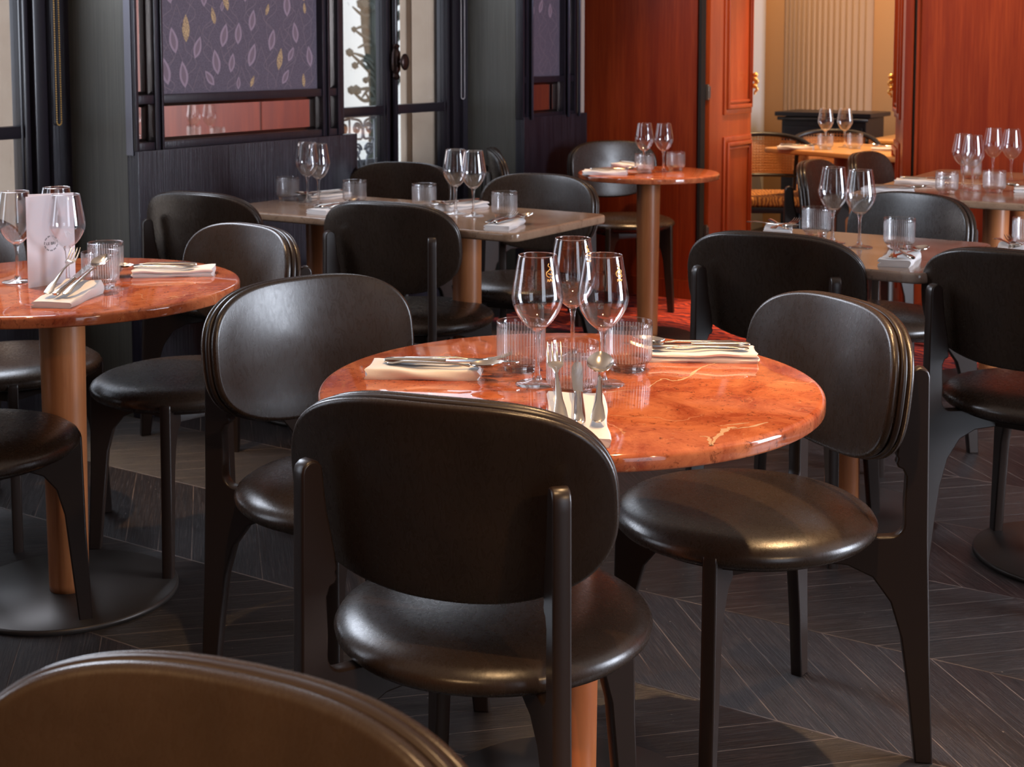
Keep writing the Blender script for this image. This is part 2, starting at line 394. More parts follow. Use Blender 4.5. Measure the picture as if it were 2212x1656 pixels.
def plate(bm, outline, th, M):
    """outline in (s,z) extruded by thickness th across, placed by matrix M (local x=s, y=across, z=z)"""
    a = [bm.verts.new(M @ Vector((s, -th/2, z))) for s, z in outline]
    b = [bm.verts.new(M @ Vector((s, th/2, z))) for s, z in outline]
    n = len(outline)
    f1 = bm.faces.new(a); f2 = bm.faces.new(list(reversed(b)))
    for i in range(n):
        j = (i+1) % n; bm.faces.new((a[j], a[i], b[i], b[j]))
    bmesh.ops.recalc_face_normals(bm, faces=bm.faces)
    es = [e for e in bm.edges if e in f1.edges[:] or e in f2.edges[:]]
    bmesh.ops.bevel(bm, geom=es, offset=.0035, segments=2, affect='EDGES', profile=.5)
    return flatbig(smooth(bm, 50))
def arc(cx, cz, r, a0, a1, n=6): return [(cx+r*cos(radians(a0+(a1-a0)*i/n)), cz+r*sin(radians(a0+(a1-a0)*i/n))) for i in range(n+1)]
def catmull(pts, n=6):
    out = []; P = [Vector(p) for p in pts]
    for i in range(len(P)-1):
        p0, p1, p2, p3 = P[max(i-1, 0)], P[i], P[i+1], P[min(i+2, len(P)-1)]
        for k in range(n):
            t = k/n
            out.append(.5*((2*p1)+(-p0+p2)*t+(2*p0-5*p1+4*p2-p3)*t*t+(-p0+3*p1-3*p2+p3)*t**3))
    out.append(P[-1]); return out
def rrect(w, d, r, n=6):
    out = []
    for cx, cy, a in ((w/2-r, d/2-r, 0), (-w/2+r, d/2-r, 90), (-w/2+r, -d/2+r, 180), (w/2-r, -d/2+r, 270)):
        out += arc(cx, cy, r, a, a+90, n)
    return out
def slab(bm, outline, z0, z1, edge=.006, n=3):
    """horizontal slab from an outline with rounded rim"""
    import itertools
    rings = []
    def ring(off, z):
        vs = []
        m = len(outline)
        for i in range(m):
            p = Vector(outline[i]); a = Vector(outline[i-1]); b = Vector(outline[(i+1) % m])
            t = (b-a).normalized(); nn = Vector((t.y, -t.x)); q = p - nn*off
            vs.append(bm.verts.new((q.x, q.y, z)))
        rings.append(vs)
    for k in range(n+1):
        a = pi/2*k/n; ring(edge*(1-sin(a)), z0+edge*(1-cos(a)))
    for k in range(n+1):
        a = pi/2*k/n; ring(edge*(1-cos(a)), z1-edge+edge*sin(a))
    for a, b in zip(rings, rings[1:]):
        m = len(a)
        for i in range(m): bm.faces.new((a[i], a[(i+1) % m], b[(i+1) % m], b[i]))
    bm.faces.new(list(reversed(rings[0]))); bm.faces.new(rings[-1])
    return flatbig(smooth(bm, 60))

# ------------------------------------------------------------------ room shell
XL = -3.74; XW = -4.1; YB = 6.52; CEILZ = 2.9
def struct(name, x0, x1, y0, y1, z0, z1, mat, parent=None, bev=0):
    o = boxo(name, x0, x1, y0, y1, z0, z1, mat, parent, bev)
    if not parent: o['kind'] = 'structure'
    return o
fl = struct('floor', -5.2, 3.2, -3.0, 9.6, -.06, 0, FLOOR)
struct('ceiling', -4.25, 3.0, -3.0, 9.6, CEILZ, CEILZ+.08, CEIL)
tag(boxo('carpet', -3.66, 2.7, 5.5, 6.50, 0.0, .006, CARPET), 'red patterned carpet lying along the mahogany wall at the back', 'carpet')
# window wall: piers with screens, recessed windows
def pier(name, y0, y1):
    struct(name, XW-.12, XL-.002, y0, y1, 0, CEILZ, GREYREED)
pier('wall_left', 3.36, 4.53)
pier('wall_left_far', 5.87, 6.52)
pier('wall_left_near', .80, 1.98)
pier('wall_left_rear', -3.0, -.45)
for i, (a, b) in enumerate(((-.45, .80), (1.98, 3.36), (4.53, 5.87))):
    struct('trim_%d' % (i+20), XW-.12, XW+.02, a, b, 2.62, CEILZ, WINPAINT)
# red back wall with doorway between x=-3.05 and x=-1.88
struct('wall_back', -3.72, -3.06, YB, YB+.10, 0, CEILZ, MAHOGANY)
struct('wall_back_right', -1.99, 3.0, YB, YB+.10, 0, CEILZ, MAHOGANY)
struct('wall_back_top', -3.06, -1.99, YB, YB+.10, 2.35, CEILZ, MAHOGANY)
struct('trim_1', -3.045, -3.03, YB-.012, YB+.04, 0, 2.35, GROOVE)
struct('trim_2', -1.950, -1.937, YB-.006, YB+.001, 0, CEILZ, GROOVE)
struct('trim_3', -1.937, -1.925, YB-.018, YB, 0, CEILZ, MAHOGANY, bev=.004)
struct('trim_7', -1.99, -1.951, YB-.018, YB+.02, 0, CEILZ, MAHOGANY, bev=.004)
struct('baseboard_back', -3.70, -3.06, YB-.012, YB, 0.006, .10, MAHOGANY)
struct('baseboard_back_right', -1.92, 2.9, YB-.012, YB, 0.006, .10, MAHOGANY)
# faint pilaster strips of the veneered wall
for i, x in enumerate((-1.42, -.80, -.10)): struct('trim_%d' % (10+i), x, x+.006, YB-.003, YB, .10, CEILZ, GROOVE)
# right and rear walls (behind the camera and outside the frame)
struct('wall_right', 2.8, 2.9, 5.1, 6.6, 0, CEILZ, MAHOGANY)
struct('wall_right_middle', 2.8, 2.9, .40, 3.4, 0, CEILZ, MAHOGANY)
struct('wall_right_near', 2.8, 2.9, -3.0, -1.2, 0, CEILZ, MAHOGANY)
struct('wall_rear', -4.2, 2.9, -3.1, -3.0, 0, CEILZ, MAHOGANY)
# next room
NXL = -3.92
struct('wall_next_left', NXL-.1, NXL, YB+.12, 9.5, 0, CEILZ, WHITEWALL)
struct('wall_next_back', NXL, 1.5, 9.5, 9.6, 0, CEILZ, CREAM)
struct('wall_next_right', .2, .3, YB+.12, 9.5, 0, CEILZ, CREAM)
# fluted convex wall panel
def fluted():
    bm = nb(); n = 16; seg = 8; x0, x1 = -3.76, -3.13; prev = None
    pts = []
    for i in range(n):
        for k in range(seg):
            u = (i+k/seg)/n; t = k/seg
            d = .022*sin(pi*t)**.6
            bulge = .10*(1-(2*u-1)**2)
            pts.append((x0+(x1-x0)*u, 9.49-.02-bulge-d))
    pts.append((x1, 9.47)); pts = [(x0, 9.499)] + pts + [(x1, 9.499)]
    a = [bm.verts.new((x, y, .05)) for x, y in pts]; b = [bm.verts.new((x, y, 2.75)) for x, y in pts]
    for i in range(len(pts)-1): bm.faces.new((a[i], a[i+1], b[i+1], b[i]))
    bm.faces.new(a); bm.faces.new(b)
    return smooth(bm, 50)
tag(obj('fluted_panel', fluted(), plain('putty_paint', (.36, .25, .18), .55)), 'tall beige fluted wall panel in the next room seen through the doorway', 'panel')

# ---- windows
def frame_bar(bm, y0, y1, z0, z1, x=XW, t=.045): box(bm, x-.025, x+t-.025, y0, y1, z0, z1, .006)
def make_window(name, y0, y1, mid):
    w = empty(name, (0, 0, 0)); w['kind'] = 'structure'
    bm = nb(); fw = .055
    for a, b in ((y0, y0+fw), (y1-fw, y1)): box(bm, XW-.04, XW+.05, a, b, .35, 2.62, .006)
    box(bm, XW-.04, XW+.05, y0, y1, .35, .43, .006); box(bm, XW-.04, XW+.05, y0, y1, 2.56, 2.62, .006)
    obj('window_frame', smooth(bm), WINPAINT, w)
    struct('window_apron', XW-.1, XW+.03, y0, y1, 0, .35, DARKOAK, w)
    for a, b in ((y0+fw, mid-.003), (mid+.003, y1-fw)):
        bm = nb(); st = .042
        for p, q in ((a, a+st), (b-st, b)):
            box(bm, XW-.025, XW+.022, p, q, .43, 2.56, .006)
            box(bm, XW-.012, XW+.034, p+.009, q-.009, .45, 2.54, .006)
        for p, q in ((.43, .50), (.985, 1.03), (2.5, 2.56)): box(bm, XW-.02, XW+.022, a+st, b-st, p, q, .006)
        s = obj('sash', smooth(bm), WINPAINT, w)
        for p, q in ((.50, .985), (1.03, 2.5)): boxo('pane', XW-.003, XW+.003, a+st, b-st, p, q, THIN, s)
    return w
w1 = make_window('window_1', 1.98, 3.28, 2.62)
w2 = make_window('window_2', 4.55, 5.83, 5.285)
w3 = make_window('window_3', -.45, .80, .18)
# deep dark reveal post between the sash and the grey reveal
struct('trim_4', XW-.06, XW+.07, 3.28, 3.36, 0, CEILZ, DARKOAK)
struct('trim_5', XW-.06, XW+.07, 5.83, 5.87, 0, CEILZ, DARKOAK)
struct('trim_6', XW-.06, XL-.02, 4.53, 4.56, 0, CEILZ, DARKOAK)
# espagnolette bolt of window 2
bm = nb(); tube(bm, [(XW+.055, 5.285, .44), (XW+.055, 5.285, 2.5)], .014, 12)
esp = obj('espagnolette_rod', smooth(bm), WINPAINT, w2)
bm = nb(); lathe(bm, [(0, -.085), (.012, -.085), (.02, -.07), (.014, -.055), (.022, -.04), (.024, 0), (.022, .045), (.014, .06), (.02, .075), (.012, .085), (0, .085)], 16)
bmesh.ops.translate(bm, verts=bm.verts, vec=(XW+.06, 5.285, 1.235))
tube(bm, [(XW+.06, 5.285, 1.235), (XW+.105, 5.285, 1.235)], .008, 8)
r = bmesh.ops.create_uvsphere(bm, u_segments=16, v_segments=10, radius=1)
for v in r['verts']: v.co = Vector((XW+.114+v.co.x*.012, 5.285+v.co.y*.032, 1.235+v.co.z*.040))
obj('window_handle', smooth(bm), plain('oiled_bronze', (.04, .022, .018), .25, .6), w2)
# blind chains
def bead_chain(x, ya, yb, z0, mat, label):
    pts = []
    z = 2.6
    step = .0082
    while z > z0+.012: pts.append((x, ya, z)); z -= step
    for k in range(1, 6): a = pi*k/6; pts.append((x, (ya+yb)/2-(yb-ya)/2*cos(a), z0+.012-.012*sin(a)))
    z = z0+.012
    while z < 2.6: pts.append((x, yb, z)); z += step
    bm = nb()
    for p in pts:
        if p[2] > 1.75: continue
        m = Matrix.Translation(p); bmesh.ops.create_icosphere(bm, subdivisions=1, radius=.0031, matrix=m)
    tube(bm, [(x, ya, 2.6), (x, ya, z0+.01)], .0009, 4); tube(bm, [(x, yb, 2.6), (x, yb, z0+.01)], .0009, 4)
    for f in bm.faces: f.smooth = True
    return tag(obj('blind_chain', bm, mat), label, 'blind chain')
bead_chain(-4.015, 3.286, 3.306, 1.03, BRASS, 'brass beaded blind chain loop hanging beside the leftmost window')
bead_chain(-4.0, 5.77, 5.80, 1.045, plain('chain_steel', (.8, .76, .78), .3, .6), 'silver beaded blind chain loop hanging beside the window with the black bolt')

# ---- outside
struct('ground_outside', -16, -4.25, -6, 16, -.3, -.2, LIME)['kind'] = 'structure'
def stone_pier(name, y0, y1, xo, label):
    r = empty(name, (-4.4, (y0+y1)/2, -.2)); tag(r, label, 'stone pier')
    bm = nb()
    box(bm, xo, xo+.045, y0-.01, y1, -.2, 3.2, .01); box(bm, xo+.04, xo+.075, y0+.03, y1, -.2, 3.2, .004); box(bm, xo+.07, -4.225, y0, y1, -.2, 3.2, .01)
    flataxis(smooth(bm)); o = obj('pier_block', bm, LIME); o.parent = r; o.matrix_parent_inverse = Matrix.Translation(r.location).inverted()
    return r
stone_pier('stone_pier', 5.85, 6.7, -4.44, 'beige limestone pier outside the window with the black bolt')
stone_pier('stone_pier', 3.30, 4.3, -4.50, 'beige limestone pier outside the leftmost window')
bm = nb(); box(bm, -9.6, -9.4, 6, 22, -.2, 6)
tag(obj('facade', bm, FACADE), 'pale weathered building front across the street outside the window with the black bolt', 'building')
bm = nb()
trk = [(-8.8, 11.2, -.2), (-8.8, 11.25, .9), (-8.82, 11.15, 1.6), (-8.8, 11.2, 2.4)]
tube(bm, catmull(trk, 5), [.12]*16, 10)
random.seed(11)
for k in range(46):
    z = random.uniform(.7, 2.2); s = random.choice((-1, 1)); L = random.uniform(.15, .5)
    p = Vector((-8.8, 11.2, z)); q = p+Vector((.05, s*L, random.uniform(.0, .35)))
    tube(bm, catmull([p, p.lerp(q, .5)+Vector((0, 0, random.uniform(-.08, .12))), q], 4), [.028, .026, .024, .022, .02, .018, .015, .012, .008], 5)
    if random.random() < .6:
        bmesh.ops.create_icosphere(bm, subdivisions=1, radius=random.uniform(.03, .07), matrix=Matrix.Translation(q))
tag(obj('street_tree', smooth(bm), BARK), 'dark bare street tree standing outside the window with the black bolt', 'tree')
# scrolled balcony railing
def balcony():
    r = empty('balcony_railing', (-4.42, 5.2, 0)); tag(r, 'grey iron balcony railing with scrolls outside the window with the black bolt', 'railing')
    def add(n, bm): o = obj(n, smooth(bm), IRON); o.parent = r; o.matrix_parent_inverse = Matrix.Translation(r.location).inverted()
    bm = nb(); box(bm, -4.44, -4.40, 4.5, 5.80, .955, .985, .005); box(bm, -4.43, -4.41, 4.5, 5.80, .05, .08); add('rail', bm)
    bm = nb(); box(bm, -4.435, -4.425, 4.5, 5.80, .08, .74); add('backing_sheet', bm)
    y = 4.60
    while y < 5.74:
        bm = nb(); tube(bm, [(-4.42, y, .08), (-4.42, y, .96)], .006, 6); add('baluster', bm)
        bm = nb()
        for s in (-1, 1):
            for zc, rr in ((.90, .030), (.79, .036), (.64, .032)):
                pts = [(-4.415, y+s*.052+rr*(1-t/26)*cos(t*.55)*s, zc+rr*(1-t/26)*sin(t*.55)) for t in range(22)]
                tube(bm, pts, .0065, 6)
            tube(bm, catmull([(-4.415, y+s*.01, .95), (-4.415, y+s*.085, .93), (-4.415, y+s*.09, .85), (-4.415, y+s*.02, .84), (-4.415, y+s*.08, .72), (-4.415, y+s*.06, .60), (-4.415, y+s*.09, .5)], 5), .0065, 6)
        add('scroll', bm); y += .2
balcony()

# ---- wall screens on the piers
def leaf(bm, y, z, L, ang, w, x, mi):
    """pointed leaf hanging from (y,z) with length L, tilted by ang degrees"""
    n = 8; a = radians(ang); pts = []
    for s in (1, -1):
        rng = range(n+1) if s == 1 else range(n-1, 0, -1)
        for i in rng:
            t = i/n; ww = w*sin(pi*t)**.85*.5*(1-.15*cos(pi*t)); pts.append((s*ww, -L*t))
    f = bm.faces.new([bm.verts.new((x, y+p*cos(a)-q*sin(a)*1, z+q*cos(a)+p*sin(a)*1)) for p, q in pts]); f.material_index = mi
    if f.normal.x < 0: f.normal_flip()
def ribbon(bm, pts, w, x, mi):
    P = catmull([(0, *p) for p in pts], 7); prev = None
    for i, p in enumerate(P):
        t = (P[min(i+1, len(P)-1)]-P[max(i-1, 0)]).normalized(); nn = Vector((0, -t.z, t.y))*w/2
        a = bm.verts.new((x, p.y+nn.y, p.z+nn.z)); b = bm.verts.new((x, p.y-nn.y, p.z-nn.z))
        if prev: f = bm.faces.new((prev[0], prev[1], b, a)); f.material_index = mi
        prev = (a, b)
LEAVES = [(3.487,1.433,0.074,-8,'m'),(3.632,1.423,0.101,0,'g'),(3.764,1.452,0.065,12,'g'),(3.560,1.376,0.096,12,'m'),(3.703,1.344,0.086,-20,'m'),(3.837,1.393,0.092,-15,'m'),(3.904,1.398,0.084,-5,'m'),(3.986,1.448,0.085,-12,'m'),(3.773,1.297,0.096,10,'m'),(3.520,1.268,0.100,12,'m'),(3.610,1.255,0.098,8,'m'),(3.989,1.319,0.094,-20,'m'),(3.871,1.283,0.075,-12,'m'),(4.096,1.374,0.087,-15,'m'),(4.138,1.301,0.088,-12,'g'),(4.210,1.305,0.065,-30,'m'),(4.215,1.403,0.084,8,'m'),(3.823,1.209,0.096,0,'g'),(3.723,1.219,0.072,40,'m'),(3.565,1.167,0.03,10,'g'),(3.675,1.195,0.055,-8,'m'),(3.983,1.198,0.05,-25,'g'),(4.180,1.217,0.069,-35,'m'),(4.266,1.200,0.055,3,'g'),(3.899,1.195,0.05,-5,'m'),(4.298,1.310,0.085,8,'m'),(4.071,1.473,0.050,-20,'g'),(4.276,1.483,0.047,5,'g'),(3.820,1.475,0.039,-10,'m'),(3.498,1.355,0.058,-30,'m')]
def leaf_pattern(y0, y1, z0, x, leaves, colsx, wdt):
    bm = nb(); random.seed(5)
    L = list(leaves); z = 1.53
    while z < 2.3:
        yy = y0+.05
        while yy < y1-.05:
            L.append((yy+random.uniform(-.02, .02), z+random.uniform(-.03, .03), random.uniform(.07, .095), random.uniform(-25, 20), random.choice('mmmg'))); yy += .105
        z += .115
    for (y, zz, l, a, t) in L:
        if not (y0+.012 < y < y1-.012 and zz-l*cos(radians(a)) > z0+.004): continue
        ye = y+l*sin(radians(a))
        if not y0+.008 < ye < y1-.008: continue
        if t == 'g': leaf(bm, y, zz, l, a, l*.36, x+.0006, 2)
        else:
            leaf(bm, y, zz, l, a, l*.44, x+.0006, 0); leaf(bm, y+.12*l*sin(radians(a)), zz-.14*l*cos(radians(a)), l*.72, a, l*.22, x+.0010, 1)
    # winding stems between the leaves
    n = colsx
    for i in range(n):
        yb = y0+(i+.5)*(y1-y0)/n
        for ph in (0, 1.9):
            pts = []; zz = z0+.003; k = 0
            while zz < 2.4:
                pts.append((min(max(yb+.030*sin(zz*34+ph+i*1.3)+.012*sin(zz*71+i), y0+.004), y1-.004), zz)); zz += .03
            ribbon(bm, pts, .0016, x+.0003, 3)
        zz = z0+.01; k = 0
        while zz < 1.7:
            s = 1 if (k+i) % 2 else -1
            pts = [(yb+.03*sin(zz*34+i*1.3), zz), (yb+s*.03, zz+.03), (yb+s*.055, zz+.085)]
            pts = [(min(max(p[0], y0+.004), y1-.004), p[1]) for p in pts]
            ribbon(bm, pts, .0015, x+.0004, 3); zz += .075; k += 1
    return bm
def screen(ya, yb, m1, m2, label, leaves, ncol, rods, zr=1.126):
    zt = 2.5; zs = .955
    r = empty('wall_screen', (XL, (ya+yb)/2, zs)); tag(r, label, 'wall screen')
    inv = Matrix.Translation(r.location).inverted()
    def put(o): o.parent = r; o.matrix_parent_inverse = inv; return o
    mw = .030
    bm = nb()
    box(bm, XL, XL+.045, ya-.004, ya+.012, zs-.01, zt, .003)
    box(bm, XL, XL+.045, yb-.030, yb, zs-.01, zt, .003)
    for m in (m1, m2):
        box(bm, XL, XL+.045, m-mw/2, m+mw/2, zs-.01, zt, .003); 
        box(bm, XL+.045, XL+.055, m+mw/2-.008, m+mw/2+.002, zs-.01, zt, .002)
    for a, b in ((ya+.012, m1-mw/2), (m1+mw/2, m2-mw/2), (m2+mw/2, yb-.03)):
        box(bm, XL, XL+.040, a, b, zr-.019, zr+.012, .003); box(bm, XL, XL+.040, a, b, zs-.01, zs+.018, .003)
    put(obj('screen_frame', smooth(bm), PURPLEFRAME))
    put(boxo('wallcovering_panel', XL+.004, XL+.014, m1+mw/2, m2-mw/2, zr+.012, zt, PLUM))
    bm = leaf_pattern(m1+mw/2, m2-mw/2, zr+.012, XL+.0142, leaves, ncol, 0)
    put(obj('leaf_pattern', bm, [MAUVE, MAUVED, FLECK, LINE]))
    for a, b, z0, z1 in ((ya+.012, m1-mw/2, zr+.012, zt), (m2+mw/2, yb-.03, zr+.012, zt), (ya+.012, m1-mw/2, zs+.018, zr-.019), (m1+mw/2, m2-mw/2, zs+.018, zr-.019), (m2+mw/2, yb-.03, zs+.018, zr-.019)):
        # bevelled mirror
        bm = nb(); e = .012
        o4 = [bm.verts.new((XL+.004, y, z)) for y, z in ((a, z0), (b, z0), (b, z1), (a, z1))]
        i4 = [bm.verts.new((XL+.0075, y, z)) for y, z in ((a+e, z0+e), (b-e, z0+e), (b-e, z1-e), (a+e, z1-e))]
        bm.faces.new(i4)
        for k in range(4): bm.faces.new((o4[k], o4[(k+1) % 4], i4[(k+1) % 4], i4[k]))
        put(obj('mirror_pane', bm, MIRROR))
    for y in rods:
        bm = nb(); tube(bm, [(XL+.062, y, zs-.012), (XL+.062, y, zt)], .0075, 10)
        put(obj('upright_rod', smooth(bm), plain('blued_steel', (.10, .10, .14), .35, .6)))
    return r
screen(3.362, 4.475, 3.465, 4.365, 'dark framed wall screen with large purple leaf panel and mirror strips', LEAVES, 8, [])
screen(5.872, 6.405, 5.915, 6.285, 'narrow dark framed wall screen with leaf panel and upright rods by the red wall', [], 3, [5.925, 6.283, 6.395], 1.145)
struct('trim_8', XL-.002, XL+.05, 3.36, 4.56, 0, .945, DARKOAK, bev=.003)
struct('trim_9', XL-.002, XL+.05, 5.87, 6.50, 0, .957, DARKOAK, bev=.003)
bm = nb(); box(bm, XL-.001, XL+.03, 3.354, 3.362, .93, CEILZ, .001)
o = obj('trim_14', bm, plain('lit_edge_strip', (.12, .115, .14), .35)); o['kind'] = 'structure'  # lit side edge of the screen, put in as a paler strip

# ---- double door leaves opened into the next room
def door_leaf(name, hinge, ang, side):
    """leaf along local +x from the hinge; mouldings on local -y*side"""
    r = empty(name, hinge, ang); r['kind'] = 'structure'; Lw = .54; t = .02
    bm = nb(); box(bm, 0.0, Lw, -t, t, .01, 2.33, .003); obj('door_panel', smooth(bm), DOORWOOD, r)
    for z0, z1 in ((.12, .835), (.95, 2.25)):
        bm = nb()
        for k, (ins, dep, wd) in enumerate(((0, .010, .028), (.030, .020, .022), (.060, .012, .014))):
            a0, a1, b0, b1 = .225+ins-.06, Lw-.015-ins*.35, z0+ins, z1-ins
            for sd in (-1, 1):
                ys = (sd*t, sd*(t+dep)); y0, y1 = min(ys), max(ys)
                box(bm, a0, a0+wd, y0, y1, b0, b1, .004); box(bm, a1-wd*.4, a1, y0, y1, b0, b1, .003)
                box(bm, a0+wd, a1-wd*.4, y0, y1, b0, b0+wd, .004); box(bm, a0+wd, a1-wd*.4, y0, y1, b1-wd, b1, .004)
        obj('moulding', smooth(bm), DOORWOOD, r)
    # ornate brass pull: a strip with a twisting cast branch
    bm = nb(); sd = side
    box(bm, Lw-.040, Lw-.028, sd*t, sd*(t+.004), 1.045, 1.165, .002) if sd > 0 else box(bm, Lw-.040, Lw-.028, sd*(t+.004), sd*t, 1.045, 1.165, .002)
    yo = sd*(t+.030); xc = Lw-.02
    def blob(x, y, z, a, b2, c):
        rr = bmesh.ops.create_uvsphere(bm, u_segments=12, v_segments=8, radius=1)
        for v in rr['verts']: v.co = Vector((x+v.co.x*a, y+v.co.y*b2, z+v.co.z*c))
    blob(xc, yo, 1.155, .013, .015, .015); blob(xc, yo-.002*sd, 1.132, .012, .013, .017); blob(xc, yo-.003*sd, 1.097, .013, .014, .013)
    tube(bm, catmull([(xc, yo, 1.135), (xc+.004, yo+.010*sd, 1.118), (xc, yo-.006*sd, 1.100), (xc+.003, yo+.010*sd, 1.078), (xc, yo-.002*sd, 1.062), (xc, yo-.003*sd, 1.048)], 5), [.0085]*10+[.0075]*10+[.006]*6, 8)
    for z in (1.142, 1.088): tube(bm, [(Lw-.034, sd*t, z), (xc, yo, z-.004)], .004, 6)
    obj('brass_pull', smooth(bm), BRASS, r)
    bm = nb()
    for zz in (1.075, .35, 1.9):
        box(bm, -.014, .0, -.018, .018, zz-.04, zz+.04, .002); tube(bm, [(-.006, -.022, zz-.03), (-.006, -.022, zz+.03)], .006, 8)
    obj('hinge', smooth(bm), plain('hinge_steel', (.35, .30, .26), .3, .9), r)
    return r
door_leaf('door_1', (-3.035, YB+.062, 0), radians(90), -1)
door_leaf('door_2', (-2.005, YB+.10, 0), radians(111), 1)

# ------------------------------------------------------------------ dining chair
CW, CZT, CZB, CYB, CK, CT = .483, .831, .542, -.212, .868, .124
def back_pt(u, z, off):
    """point on the curved backrest surface, shifted by off along its normal (towards the sitter)"""
    n = Vector((-2*CK*u, 1, CT)).normalized()
    return Vector((u, CYB+CK*u*u-CT*(z-.69), z)) + n*off
def back_layer(bm, f, r, scale=1.0, edge=.010, crown=0.0):
    """closed pad between offsets r and f"""
    NA = 96; zc = .55*CZT+.45*CZB
    def outline(a, s, ins):
        c, s_ = cos(a), sin(a); n = 2.75+.3*s_; u = math.copysign(abs(c)**(2/n), c)*(CW/2*s-ins)
        v = math.copysign(abs(s_)**(2/n), s_); hz = (CZT-zc)*s-ins if v > 0 else (zc-CZB)*s-ins
        return u, zc+v*hz
    spec = []
    K = 4
    for q in (0, .35, .65, .85): spec.append((q, f+crown*(1-q*q), 0))
    for k in range(K+1):
        a = pi/2*k/K; spec.append((1, f-edge*(1-cos(a)), edge*(1-sin(a))))
    for k in range(K+1):
        a = pi/2*k/K; spec.append((1, r+edge*(1-sin(a)), edge*(1-cos(a))))
    for q in (.85, .65, .35, 0): spec.append((q, r-crown*(1-q*q), 0))
    rings = []
    for q, off, ins in spec:
        if q == 0: rings.append([bm.verts.new(back_pt(0, zc, off))]); continue
        ring = []
        for i in range(NA):
            a = 2*pi*i/NA; u, z = outline(a, scale, ins if q == 1 else edge)
            u *= q; z = zc+(z-zc)*q
            ring.append(bm.verts.new(back_pt(u, z, off)))
        rings.append(ring)
    for a, b in zip(rings, rings[1:]):
        for i in range(NA):
            j = (i+1) % NA
            if len(a) == 1: bm.faces.new((a[0], b[i], b[j]))
            elif len(b) == 1: bm.faces.new((a[i], b[0], a[j]))
            else: bm.faces.new((a[i], b[i], b[j], a[j]))
    bmesh.ops.recalc_face_normals(bm, faces=bm.faces)
    return smooth(bm, 70)
REAR = [(-.018, .705)] + arc(-.001, .718, .017, 180, 20, 5) + [(.022, .66), (.034, .60), (.038, .572)] + arc(.026, .560, .012, 40, -90, 3) + [(.020, .535), (.022, .48)] + arc(.047, .448, .026, 180, 270, 5) + [(.10, .418), (.30, .416), (.30, .372), (.12, .365), (.075, .345), (.042, .30), (.022, .235), (.008, .14), (-.008, 0), (-.040, 0), (-.030, .20), (-.022, .42)]
FRONT = [(0, .428)] + arc(.014, .431, .014, 180, 60, 4) + [(.04, .424), (.235, .416), (.235, .372), (.125, .368), (.085, .352), (.058, .318), (.042, .26), (.034, .18), (.016, 0), (-.014, 0), (-.004, .22)]
def make_chair():
    r = empty('dining_chair')
    bm = nb(); lathe(bm, [(0, .4765), (.08, .4755), (.15, .472), (.195, .4665), (.222, .458), (.238, .447), (.243, .438), (.241, .428), (.232, .419), (.215, .415), (0, .415)], 72)
    obj('seat', smooth(bm, 80), LEATHER, r)
    obj('backrest', back_layer(nb(), .022, .004, .992, .008, .006), LEATHER, r)
    obj('back_shell', back_layer(nb(), .0045, -.0075, 1.0, .005), BLACKWOOD, r)
    obj('rear_pad', back_layer(nb(), -.007, -.021, .992, .007, .002), LEATHER, r)
    al = radians(31)
    for s in (-1, 1):
        d = Vector((-s*sin(al), cos(al), 0)); c = Vector((d.y, -d.x, 0)); p = Vector((s*.183, -.247, 0))
        M = Matrix(((d.x, c.x, 0, p.x), (d.y, c.y, 0, p.y), (0, 0, 1, 0), (0, 0, 0, 1)))
        obj('rear_leg', plate(nb(), REAR, .026, M), BLACKWOOD, r)
    al = radians(44)
    for s in (-1, 1):
        d = Vector((-s*sin(al), -cos(al), 0)); c = Vector((d.y, -d.x, 0)); p = Vector((s*.245*sin(al), .245*cos(al), 0))
        M = Matrix(((d.x, c.x, 0, p.x), (d.y, c.y, 0, p.y), (0, 0, 1, 0), (0, 0, 0, 1)))
        obj('front_leg', plate(nb(), FRONT, .026, M), BLACKWOOD, r)
    bm = nb(); lathe(bm, [(0, .416), (.205, .416), (.208, .411), (.205, .406), (0, .406)], 48)
    box(bm, -.10, .10, -.10, .10, .368, .407, .004)
    obj('seat_frame', smooth(bm), BLACKWOOD, r)
    return r
